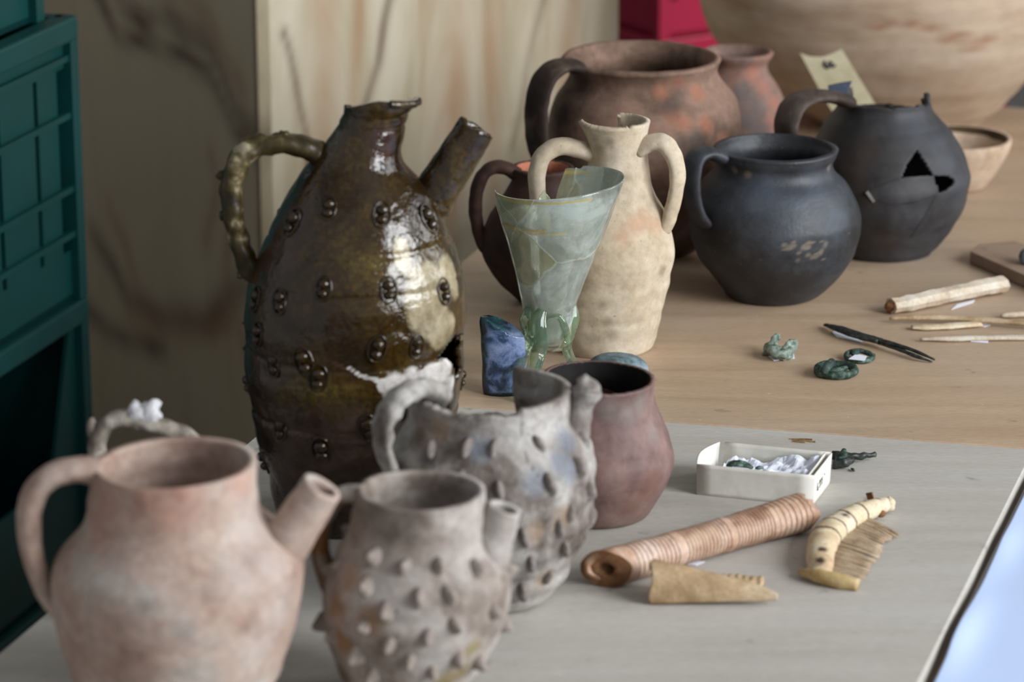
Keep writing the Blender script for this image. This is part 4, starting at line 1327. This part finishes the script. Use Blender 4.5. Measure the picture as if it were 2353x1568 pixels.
# ink writing on the right end of the tray
def writing(strokes, origin, ux, uy, r, parent, name='handwriting', mat='ink', label=None):
    vf = []
    for st in strokes:
        vf.append(sweep([origin + ux * a + uy * b for a, b in st], (r, r), seg=6, n=3))
    return part(name, *join(*vf), MAT[mat], parent, True, label)
st = [[(0.3, 1.0), (0.0, 0.5), (0.05, 0.05), (0.4, 0.0), (0.5, 0.35), (0.15, 0.5)],
      [(1.25, 0.55), (1.0, 0.75), (1.15, 1.0), (1.35, 0.85), (1.15, 0.0)], [(1.8, 0.6), (1.55, 0.75), (1.7, 1.0), (1.9, 0.85), (1.75, 0.05)],
      [(2.35, 0.65), (2.1, 0.75), (2.25, 1.0), (2.45, 0.9), (2.3, 0.1)], [(3.2, 0.9), (3.25, 1.1), (3.4, 1.1), (3.45, 0.9)]]
writing(st, tq(L_ + .0012, 0.010, 0.009), ey * 0.0066, EZ * 0.0058, 0.00028, tr, label='black handwritten number on the tray end')

# bronze pin on a paper label just behind the tray
def flat(name, pts, z0, th, mat, label, cat, group=None, curl=0.0):
    P = [G(px, py, z0) for px, py in pts]
    c = sum(P, Vector()) / len(P)
    n = len(P)
    V = [p - c for p in P] + [p - c + EZ * th for p in P]
    if curl:
        for v in V: v.z += curl * (v.x / 0.02) ** 2
    # make the order counter-clockwise
    ar = sum(P[i].x * P[(i + 1) % n].y - P[(i + 1) % n].x * P[i].y for i in range(n))
    Fc = [tuple(range(n - 1, -1, -1)), tuple(range(n, 2 * n))] + [(i, (i + 1) % n, n + (i + 1) % n, n + i) for i in range(n)]
    if ar < 0: Fc = [f[::-1] for f in Fc]
    return tag(link(name, mesh_from(name, V, Fc, False), MAT[mat], loc=c), label, cat, group)
flat('paper_label', [(1915, 1066), (1945, 1074), (1962, 1060), (1930, 1050)], 0.0003, 0.0003, 'paper', 'small white paper label under the bronze pin behind the tray', 'label', 'paper labels under the finds')
pin = thing('bronze_pin', G(1938, 1052), 'broken dark green bronze pin with a bent flange, behind the white tray', 'pin')
v, f = sweep([G(1912, 1045, .006), G(1935, 1047, .006), G(1960, 1049, .0055), (G(1990, 1048, .005)), G(2011, 1045, .0045)], [.0032, .0034, .0028, .0022, .0016], seg=10, lump=0.002, lf=200)
part('shaft', v, f, MAT['dark_bronze'], pin)
v, f = sweep([G(1930, 1062, .004), G(1936, 1048, .010), G(1940, 1034, .012)], [(.0015, .005), (.0015, .004), (.001, .0015)], seg=8, lump=0.0008)
part('flange', v, f, MAT['bronze'], pin)
v, f = sweep([G(1918, 1062, .005), G(1938, 1064, .005), G(1957, 1058, .0045)], [.005, .0045, .003], seg=10, lump=0.002, lf=200)
part('stub', v, f, MAT['dark_bronze'], pin)
bronze_piece('bronze_crumb', [G(1956, 1077, .001), G(1960, 1080, .0015), G(1964, 1083, .001)], [.0006, .0012, .0006], 'tiny dark bronze crumb lying right of the white tray', 'crumb', 'dark_bronze')
# splintered gouge in the plywood near the joint
gg = []
for (x, y, l, w_) in ((1832, 1010, .012, .0016), (1842, 1013, .014, .0018), (1852, 1010, .010, .0014), (1862, 1015, .008, .0012), (1836, 1016, .010, .0012)):
    c = G(x, y, 0.0005); gg.append(box(c, (0.96, -.28, 0.06), (.28, .96, 0), (-0.06, 0, 1), l / 2, w_ / 2, 0.0005))
me = mesh_from('wood_splinters', [p - G(1842, 1013) for p in join(*gg)[0]], join(*gg)[1], False)
tag(link('wood_splinter', me, clay('splinter_wood', ['6a5138', 'a68a64'], 90, 0.8, 0.3), loc=G(1842, 1013)), 'splintered brown chip of veneer on the plywood behind the white tray', 'splinter')

# ------------------------------------------------------------------ ringed bone tube
rt = 0.0136
a_, b_ = G(1393, 1308, rt), G(1848, 1176, rt)
axv = (b_ - a_); LT = axv.length; axv.normalize()
side = axv.cross(EZ).normalized()
bt = thing('bone_tube', (a_ + b_) / 2 - EZ * rt, 'long pinkish brown bone tube ringed with carved grooves, in front of the white tray', 'tube')
grooves = []
for (f0, f1, n_) in ((0.10, 0.17, 4), (0.20, 0.30, 6), (0.35, 0.56, 13), (0.60, 0.78, 12), (0.81, 0.97, 7)):
    grooves += list(np.linspace(f0, f1, n_))
V, Fc, colr = [], [], []
ns, sg = 420, 40
for i in range(ns + 1):
    u = i / ns
    r = rt * (1.06 - 0.12 * sin(pi * min(1, u * 1.1)) + 0.05 * (u > 0.9) * (u - 0.9) * 10)
    gd = min(abs(u - q) for q in grooves)
    gsh = exp(-(gd / 0.0032) ** 2)
    r -= 0.0006 * gsh
    for k in range(sg):
        w = 2 * pi * k / sg
        rr = r * (1 + 0.03 * cos(2 * w + 0.5)) + 0.0005 * nz((cos(w), sin(w), u * 8), 2.5)
        e = 0.0
        if u > 0.955: e = (u - 0.955) / 0.045 * (0.010 * nz((cos(w), sin(w), 3), 1.8) + 0.006 * nz((cos(w), sin(w), 1), 6))
        if u < 0.10: e = (0.10 - u) / 0.10 * (0.010 * cos(w) + 0.003 * nz((cos(w), sin(w), 7), 1.6))
        p = a_ + axv * (LT * u + e) + side * (rr * cos(w)) + EZ * (rr * sin(w) * 0.98)
        p.z = max(p.z, 0.0002)
        V.append(p)
        colr.append((gsh * 0.9, 0.0 if u > 0.004 else 1.0, max(0, nz((u * 14, w * .6, 0), 1.0) - 0.15) * 1.2, 1))
for i in range(ns):
    for k in range(sg):
        l = (k + 1) % sg
        Fc.append((i * sg + l, i * sg + k, (i + 1) * sg + k, (i + 1) * sg + l))
o = part('shaft', V, Fc, MAT['ring_bone'], bt)
at = o.data.attributes.new('paint', 'FLOAT_COLOR', 'POINT'); at.data.foreach_set('color', np.array(colr, np.float32).ravel())
solidify(o, 0.0065, -1)
endm = clay('brown_bone_core', ['66462c', '7f5a3c', '8f6c4e'], 60, 0.7, 0.5)
V, Fc = [], []
for j, fr_ in enumerate((1.0, 0.74, 0.48, 0.34, 0.30)):
    for k in range(sg):
        w = 2 * pi * k / sg
        pp = Vector(rt * 1.06 * (1 + 0.03 * cos(2 * w + 0.5)) * fr_ * (side * cos(w) + EZ * sin(w) * 0.98))
        dep = (-0.0004, -0.0010, -0.0012, -0.0006, 0.02)[j]
        e = fr_ * (0.010 * cos(w) + 0.003 * nz((cos(w), sin(w), 7), 1.6))
        q = a_ + pp + axv * (dep + e)
        q.z = max(q.z, 0.0004)
        V.append(q)
for j in range(4):
    for k in range(sg):
        l = (k + 1) % sg
        Fc.append((j * sg + k, (j + 1) * sg + k, (j + 1) * sg + l, j * sg + l))
part('cut_end', V, Fc, endm, bt, True, 'brown spongy cut end with a dark round hole')
flat('paper_label', [(1588, 1288), (1620, 1292), (1600, 1300), (1578, 1298)], 0.0003, 0.0003, 'paper', 'tiny white paper label peeking out under the ringed bone tube', 'label', 'paper labels under the finds')

# ------------------------------------------------------------------ broken bone pieces in front of the tube
def shell(name, p0, p1, r0, r1, a0, a1, mat, label, cat, ends=0.0, th=0.003, nu=60, nv=26, seed=0.0, tipcut=None, ripple=0.0, squash=1.0, group=None):
    """piece of a tube wall: axis p0->p1 on the table, arc a0..a1 degrees (90 = up)"""
    ax = (p1 - p0); L = ax.length; ax.normalize()
    sd = ax.cross(EZ).normalized()
    V, Fc = [], []
    for i in range(nu + 1):
        u = i / nu
        r = r0 + (r1 - r0) * u
        for k in range(nv + 1):
            s_ = k / nv
            w = radians(a0 + (a1 - a0) * s_)
            rr = r + 0.0008 * nz((u * 3, s_ * 3, seed), 1.5) + ripple * sin(u * 60) * 0.0004
            e = 0.0
            if tipcut: e = tipcut(s_) * u * L
            e += ends * (nz((s_ * 5, seed, 1 if u > 0.5 else 4), 1.0)) * (max(0, u - 0.85) / 0.15 + max(0, 0.12 - u) / 0.12)
            p = p0 + ax * (L * u + e) + sd * (rr * cos(w)) + EZ * (rr * sin(w) * squash)
            V.append(p)
    zmin = min(p.z for p in V)
    for p in V: p.z += 0.0006 - zmin
    for i in range(nu):
        for k in range(nv):
            a = i * (nv + 1) + k
            Fc.append((a + 1, a, a + nv + 1, a + nv + 2))
    c = (p0 + p1) / 2; c.z = 0
    o = link(name, mesh_from(name, [p - c for p in V], Fc), MAT[mat], loc=c)
    solidify(o, th, -1)
    return tag(o, label, cat, group)
shell('bone_fragment', G(1500, 1372), G(1788, 1388), .0172, .0068, -20, 172, 'bone', 'tan split bone piece with blunt end and broken point, before the ringed tube', 'bone',
      ends=0.004, th=0.004, seed=2.0, squash=1.15, tipcut=lambda s: -0.22 * min(1, max(0, (s - 0.2) / 0.35)))
shell('bone_fragment', G(1590, 1352), G(1752, 1362), .0130, .0125, 20, 170, 'bone', 'short weathered bone sherd with worn ridges, between the split bone and the ringed tube', 'bone',
      ends=0.003, th=0.0035, seed=6.0, ripple=1.0, squash=1.0, tipcut=None)

# ------------------------------------------------------------------ bone comb
cm = thing('bone_comb', G(1930, 1270), 'bone comb fragment with a curved banded back and splayed fine teeth', 'comb')
sp_px = [(1886, 1322, .006), (1884, 1288, .008), (1890, 1252, .009), (1908, 1222, .0095), (1938, 1200, .0095), (1975, 1180, .0085), (2012, 1166, .008), (2040, 1158, .007)]
spn = [G(x, y, z) for x, y, z in sp_px]
v, f = sweep(spn, [(.0066, .0080), (.0080, .0098), (.0086, .0108), (.0090, .0115), (.0086, .0105), (.0078, .0088), (.0066, .0072), (.0045, .005)], seg=18, n=10, lump=0.0009, lf=160)
o = part('back', v, f, MAT['pale_bone'], cm)
cc = np.zeros((len(v), 4), np.float32); cc[:, 3] = 1
Av = np.array([tuple(p) for p in v])
Cs = catmull([tuple(p) for p in spn], 10)
for q in (0.36, 0.46, 0.58, 0.70):
    i = int(q * (len(Cs) - 1)); tg = np.array(Cs[i + 1]) - np.array(Cs[i - 1]); tg /= np.linalg.norm(tg)
    cc[:, 0] = np.maximum(cc[:, 0], np.clip(1.6 - np.abs((Av - Cs[i]) @ tg) / 0.0009, 0, 1) * (np.linalg.norm(Av - Cs[i], axis=1) < 0.012))
for (x, y, z, r) in ((1889, 1218, .016, .0036), (1890, 1262, .016, .0038), (1884, 1288, .014, .004), (1940, 1188, .016, .0036), (1915, 1192, .015, .0036), (1984, 1154, .014, .003), (2015, 1152, .012, .003), (1884, 1306, .010, .0034)):
    c = np.array(G(x, y, z)); cc[:, 0] = np.maximum(cc[:, 0], np.clip(1.5 - np.linalg.norm(Av - c, axis=1) / r, 0, 1))
at = o.data.attributes.new('paint', 'FLOAT_COLOR', 'POINT'); at.data.foreach_set('color', cc.ravel())
v, f = ball(G(2043, 1160, .007), (1, 0, 0), (0, 1, 0), (0, 0, 1), .0055, .0055, .0055, 12, 8)
part('back_knob', [p + (p - G(2043, 1160, .007)) * (0.5 * nz(p, 200)) for p in v], f, MAT['pale_bone'], cm)
v, f = ball(G(2024, 1181, .005), (1, 0, 0), (0, 1, 0), (0, 0, 1), .004, .003, .003, 9, 6)
part('rivet_stub', v, f, endm, cm)
v, f = box(G(2000, 1142, .013), (0.7, -.5, .3), (.4, .8, 0), (-.3, 0, .9), .003, .001, .0035)
part('back_splinter', v, f, endm, cm, False)
v, f = sweep([G(1836, 1314, .004), G(1870, 1322, .006), (G(1920, 1334, .0055)), G(1972, 1345, .004)], [(.002, .002), (.0045, .004), (.0055, .0045), (.0045, .0042)], seg=14, n=6, lump=0.0008)
part('end_plate', v, f, MAT['yellow_bone'], cm, True, 'yellowed flat end plate of the comb')
NTEETH = 30
for i in range(NTEETH):
    q = i / (NTEETH - 1)
    # root along the back, tip along the fan edge
    ci = int((0.07 + 0.66 * q) * (len(Cs) - 1))
    root = Vector(Cs[ci]); root.z -= 0.003
    edge = [(1982, 1342), (1992, 1318), (2004, 1300), (2020, 1282), (2026, 1262), (2032, 1246), (2050, 1240), (2069, 1228)]
    e = q * (len(edge) - 1); k = min(int(e), len(edge) - 2)
    ex_ = [edge[k][j] + (edge[k + 1][j] - edge[k][j]) * (e - k) for j in (0, 1)]
    tip = G(ex_[0] + rnd.uniform(-7, 5), ex_[1] + rnd.uniform(-1.5, 1.5), 0.0022 + 0.001 * rnd.random())
    mid = root.lerp(tip, 0.5) + EZ * (0.0012 + rnd.uniform(-.0004, .0004))
    wdt = 0.0023
    v, f = sweep([root, mid, tip], [(.0016, wdt), (.0013, wdt * 0.95), (.0007, wdt * 0.55)], seg=6, n=3)
    part('tooth', v, f, MAT['comb_wood'], cm)

# ------------------------------------------------------------------ blue glass lumps
def lump_mesh(name, base_px, prof, z_px, mat, label, cat, depth=0.8, seed=0.0, cut=None):
    """lump given as (y pixel, left, right) rows"""
    B = G(*base_px)
    rows = []
    for (y, l, r) in prof:
        w = onY((l + r) / 2, y, B.y)
        rows.append((w.z, (r - l) / 2 * proj(w)[2] / F, w.x))
    C = catmull(rows, 8)
    sg = 40
    V, Fc, colr = [], [], []
    for z, r, x in C:
        for k in range(sg):
            a = 2 * pi * k / sg
            q = 1 + 0.05 * nz((cos(a), sin(a), z * 20 + seed), 1.3) + 0.04 * nz((cos(a) * 3, sin(a) * 3, z * 60), 1.0)
            p = Vector((x + r * q * cos(a), B.y + r * depth * q * sin(a), max(z, 0.0)))
            V.append(p)
    n = len(C)
    for j in range(n - 1):
        for k in range(sg):
            l = (k + 1) % sg
            Fc.append((j * sg + k, j * sg + l, (j + 1) * sg + l, (j + 1) * sg + k))
    Fc.append(tuple(range(sg - 1, -1, -1))); Fc.append(tuple((n - 1) * sg + k for k in range(sg)))
    if cut:
        for p in V:
            p.z = min(p.z, cut(p.x, p.y) + 0.0012 * nz(p, 130))
    o = link(name, mesh_from(name, [p - B for p in V], Fc), MAT[mat], loc=B)
    for p in V:
        x, y, _ = proj(p)
        colr.append((0.0, 0, 0, 1))
    tag(o, label, cat)
    return o, V
zt0 = onY(1125, 760, G(1152, 905).y).z
o, V = lump_mesh('blue_glass_lump', (1152, 905), [(922, 1118, 1198), (900, 1110, 1206), (860, 1107, 1208), (800, 1105, 1207), (770, 1104, 1204), (750, 1102, 1196), (738, 1102, 1180), (728, 1104, 1160)], None,
                 'blue_frag', 'upright broken lump of cobalt blue glass with a dark top, left of the goblet', 'glass', depth=0.5, seed=3.0,
                 cut=lambda x, y: zt0 + 0.012 - 0.55 * max(0, (x - G(1120, 905).x)) + 0.35 * (y - G(1152, 905).y))
zl = [p.z for p in V]; zm = max(zl)
bx_ = G(1152, 905)
cr = []
for p in V:
    topm = max(0.0, 1.0 - (zm - p.z - 0.25 * (p.x - bx_.x) - 0.2 * (bx_.y - p.y)) / 0.018)
    leftm = max(0.0, 1.0 - (p.x - (bx_.x - 0.019)) / 0.013, 1.0 - p.z / 0.006)
    cr.append((min(1, max(topm, leftm)), 0, 0, 1))
at = o.data.attributes.new('paint', 'FLOAT_COLOR', 'POINT'); at.data.foreach_set('color', np.array(cr, np.float32).ravel())
MAT['blue_grey_glass'] = clay('blue_grey_crust', ['39454a', '62757c', '8496a0'], 60, 0.5, 0.5)
o, V = lump_mesh('blue_grey_lump', (1420, 858), [(872, 1360, 1484), (850, 1352, 1490), (832, 1356, 1482), (820, 1372, 1460), (816, 1392, 1440)], None, 'blue_grey_glass',
                 'blue grey crusted glass lump peeking over the rim behind the reddish round pot', 'glass', seed=9.0)

# ------------------------------------------------------------------ small finds at the right
flat('paper_label', [(1763, 816), (1778, 830), (1826, 824), (1824, 812), (1790, 806)], 0.0003, 0.0004, 'paper', 'white paper label under the pale green crown shaped bronze', 'label', 'paper labels under the finds')
cl = thing('bronze_openwork', G(1794, 815), 'pale green openwork bronze fragment with bent prongs, standing on a paper label', 'fragment')
for pts, r in (([(1762, 812, .003), (1768, 798, .006), (1775, 808, .008), (1790, 814, .007), (1805, 812, .007), (1818, 806, .006)], .0032),
               ([(1766, 800, .006), (1774, 786, .011), (1782, 776, .014), (1792, 774, .015)], .0022), ([(1818, 808, .006), (1822, 794, .010), (1828, 784, .013)], .0026),
               ([(1800, 812, .006), (1804, 798, .010), (1812, 790, .012), (1824, 786, .012)], .0022), ([(1770, 812, .004), (1785, 800, .009), (1798, 804, .007)], .0026),
               ([(1780, 818, .003), (1800, 820, .003), (1815, 816, .003)], .0030), ([(1757, 800, .004), (1765, 792, .007), (1772, 796, .008)], .0016),
               ([(1786, 812, .006), (1788, 798, .010), (1780, 790, .012)], .0018)):
    v, f = sweep([G(x, y, z) for x, y, z in pts], r * 1.25, seg=9, n=5, lump=0.0026, lf=220)
    part('prong', v, f, MAT['pale_bronze'], cl)
# coiled ring
def ring(name, cpx, rx_, tub, label, cat, mat, gap=None, th0=0, th1=360, tiltz=0.0, parent=None, squash=1.0):
    c = G(*cpx, tub)
    r = rx_ * proj(c)[2] / F
    pts = []
    for k in range(37):
        a = radians(th0 + (th1 - th0) * k / 36)
        pts.append(c + Vector((r * cos(a), r * 0.92 * squash * sin(a), 0.002 * (a - radians(th0)) / (2 * pi) + tiltz * sin(a))))
    return sweep(pts, tub, seg=12, n=3, lump=0.0006, lf=200)
rg = thing('bronze_ring', G(1920, 855), 'dark green coiled bronze ring with overlapping ends, nearest of the small bronzes', 'ring')
v, f = ring('coil', (1922, 853), 43, .0034, None, None, None, th0=150, th1=560)
part('hoop', v, f, MAT['bronze'], rg)
v, f = sweep([G(1890, 858, .006), G(1897, 846, .010), G(1905, 838, .012), G(1912, 832, .012)], [.0036, .004, .004, .003], seg=10, n=5, lump=0.0012)
part('coil_end', v, f, MAT['bronze'], rg)
v, f = sweep([G(1892, 850, .004), G(1900, 856, .005), G(1925, 852, .006), G(1945, 846, .005)], [.003, .0034, .003, .002], seg=10, n=5, lump=0.0010)
part('coil_end', v, f, MAT['bronze'], rg)
sr = thing('bronze_ring', G(1975, 822), 'small green bronze ring resting on a white paper label, below the tweezers', 'ring')
v, f = ring('hoop', (1975, 822), 31, .0022, None, None, None, tiltz=0.002)
part('hoop', v, f, MAT['bronze'], sr)
v, f = ball(G(1965, 811, .005), (1, 0, 0), (0, 1, 0), (0, 0, 1), .0042, .004, .0036, 10, 7)
part('bezel', v, f, MAT['bronze'], sr)
flat('paper_label', [(1950, 826), (1968, 814), (1992, 820), (1986, 830)], 0.004, 0.0004, 'paper', 'white paper label with a pen mark inside the small bronze ring', 'label', 'paper labels under the finds')
# tweezers
tw = thing('bronze_tweezers', G(1995, 780), 'slender dark bronze tweezers with two thin prongs, resting on a paper label', 'tweezers')
v, f = sweep([G(1898, 747, .003), G(1930, 757, .006), G(1975, 772, .0065), G(2022, 784, .006)], [(.0012, .003), (.0028, .005), (.0030, .0055), (.0026, .005)], seg=12, n=6, lump=0.0005, lf=200)
part('handle', v, f, MAT['dark_bronze'], tw)
v, f = sweep([G(2018, 781, .007), G(2060, 793, .0075), G(2105, 808, .006), G(2148, 827, .002)], [(.0018, .0024), (.0017, .0024), (.0015, .002), (.0009, .001)], seg=10, n=6, lump=0.0003)
part('prong', v, f, MAT['dark_bronze'], tw)
v, f = sweep([G(2018, 787, .004), G(2060, 801, .005), G(2105, 819, .004), G(2142, 832, .0012)], [(.0018, .0024), (.0017, .0024), (.0015, .002), (.0009, .001)], seg=10, n=6, lump=0.0003)
part('prong', v, f, MAT['dark_bronze'], tw)
flat('paper_label', [(1912, 764), (1922, 775), (1950, 780), (1980, 788), (1984, 776), (1950, 768), (1925, 758)], 0.0003, 0.0004, 'paper', 'white paper label folded under the bronze tweezers', 'label', 'paper labels under the finds')

# ------------------------------------------------------------------ bone strips and slab at the right edge
bb = thing('split_bone', G(2180, 690), 'thick whitish split bone with a brown broken end, behind the thin bone strips', 'bone')
v, f = sweep([G(2048, 704, .0075), G(2100, 694, .008), G(2180, 676, .0085), (G(2250, 662, .0085)), G(2304, 652, .008)], [(.0070, .0088), (.0074, .0095), (.0076, .0100), (.0078, .0105), (.0074, .0100)], seg=8, n=8, lump=0.0014, lf=90)
v = [Vector((p.x, p.y, max(p.z, 0.0004))) for p in v]
o = part('shaft', v, f, MAT['white_bone'], bb, False)
at = o.data.attributes.new('paint', 'FLOAT_COLOR', 'POINT')
at.data.foreach_set('color', np.array([(max(0, 0.8 - p.z / 0.008), 0, 0, 1) for p in v], np.float32).ravel())
v, f = ball(G(2048, 704, .0068), (1, 0, 0), (0, 1, 0), (0, 0, 1), .0052, .0065, .0062, 10, 7)
part('broken_end', [p + (p - G(2048, 704, .0068)) * (0.5 * nz(p, 220)) for p in v], f, clay('brown_marrow', ['5a3a26', '8a5a3c', 'b08a68'], 80, 0.8, 0.6), bb)
flat('paper_label', [(2186, 712), (2200, 700), (2240, 690), (2236, 696)], 0.0003, 0.0004, 'paper', 'small white paper label under the thick split bone', 'label', 'paper labels under the finds')
def strip(name, pts, z, w, th, mat, label, tip=0.3):
    P = [G(x, y, z + th) for x, y in pts]
    n = len(P)
    rads = []
    for i in range(n):
        q = 1.0
        if i == 0: q = tip
        rads.append((th * (0.6 if i == 0 else 1), w * q))
    v, f = sweep(P, rads, seg=10, n=6, lump=0.0006, lf=120)
    v = [Vector((p.x, p.y, max(p.z, 0.0003))) for p in v]
    c = Vector((P[0].x, P[0].y, 0))
    return tag(link(name, mesh_from(name, [p - c for p in v], f), MAT[mat], loc=c), label, 'bone', 'thin bone strips')
strip('bone_strip', [(2044, 732), (2110, 730), (2200, 732), (2290, 738), (2420, 748)], 0.003, .0042, .0024, 'bone', 'long thin tan bone strip, furthest of the three strips, running out of the picture')
strip('bone_strip', [(2300, 726), (2350, 722), (2440, 718)], 0.0002, .0045, .0030, 'white_bone', 'whitish bone strip behind the long thin one, at the right edge')
strip('bone_strip', [(2094, 752), (2130, 752), (2180, 750), (2252, 744)], 0.0002, .0062, .0022, 'pale_bone', 'short cream leaf shaped bone strip between the two long ones', tip=0.7)
strip('bone_strip', [(2114, 780), (2180, 779), (2270, 777), (2430, 775)], 0.0002, .0040, .0022, 'white_bone', 'long straight pale bone strip, nearest the camera, running out of the picture')
flat('paper_label', [(2246, 750), (2262, 744), (2276, 748), (2262, 752)], 0.0003, 0.0004, 'paper', 'tiny white paper label at the tip of the leaf shaped strip', 'label', 'paper labels under the finds')
flat('paper_label', [(2230, 786), (2236, 780), (2272, 780), (2270, 789)], 0.0003, 0.0004, 'paper', 'white paper label under the nearest long bone strip', 'label', 'paper labels under the finds')
sl = thing('wooden_slab', G(2330, 640), 'flat brown wooden slab cut by the right edge of the picture', 'slab')
poly = [G(2228, 606), G(2440, 700), G(2520, 640), G(2330, 582), G(2248, 588)]
v, f = prism([(p.x, p.y) for p in poly], 0.0004, 0.012)
if sum(poly[i].x * poly[(i + 1) % 5].y - poly[(i + 1) % 5].x * poly[i].y for i in range(5)) < 0: f = [q[::-1] for q in f]
bevel(part('board', v, f, MAT['slab_wood'], sl, False), 0.001)
v, f = ball(G(2362, 590, .019), (1, 0, 0), (0, 1, 0), (0, 0, 1), .009, .009, .0075, 14, 9)
me = mesh_from('grey_pebble', [(p - G(2362, 590, .019)) * (1 + 0.25 * nz(p, 90)) for p in v], f)
tag(link('grey_pebble', me, clay('grey_stone', ['50545c', '767a80'], 40, 0.7, 0.3), loc=G(2362, 590, .019)), 'small grey pebble lying on the brown wooden slab', 'stone')

# ------------------------------------------------------------------ yellowed card tag behind the broken black pot
def card_pt(px, py):
    d = ray(px, py); o = Vector((0, 0, CAMZ))
    P0, nrm = Vector((0.36, 3.20, 0.0)), Vector((0, -1, 0.95)).normalized()
    nrm = Vector((0, -1, 0.75)).normalized()
    t = (P0 - o).dot(nrm) / d.dot(nrm)
    return o + d * t
tt_ = [(1838, 122), (1862, 130), (1890, 131), (1915, 122), (1934, 112), (1975, 180), (2012, 240), (2040, 290), (2120, 424), (2032, 442), (1960, 330), (1905, 245), (1868, 178)]
P = [card_pt(*q) for q in tt_]
c = G(2070, 436)
lowest = min(p.z for p in P)
V = [p for p in P] + [p + Vector((0, 0.0008, -0.0006)) for p in P]
n = len(P)
Fc = [tuple(range(n - 1, -1, -1)), tuple(range(n, 2 * n))] + [(i, (i + 1) % n, n + (i + 1) % n, n + i) for i in range(n)]
tg = thing('card_tag', Vector((P[8].x, P[8].y, 0)), 'yellowed card tag with notched top and pen mark, behind the broken black pot', 'tag')
part('card', V, Fc, MAT['tag'], tg, False)
o_ = card_pt(1896, 158)
ux = (card_pt(1916, 156) - o_).normalized(); uy = (card_pt(1888, 140) - o_).normalized()
nn = ux.cross(uy).normalized()
if nn.y > 0: nn = -nn
writing([[(0.4, 1.1), (0.0, 0.5), (0.2, 0.0), (0.55, 0.15), (0.5, 0.55), (0.1, 0.5)], [(0.75, 0.7), (1.0, 0.9), (1.15, 0.6), (0.85, 0.3), (1.1, 0.1), (1.5, 0.4)]], o_ + nn * 0.0006, ux * 0.008, uy * 0.008, 0.0011, tg, 'pen_mark', 'ink', 'dark pen mark')
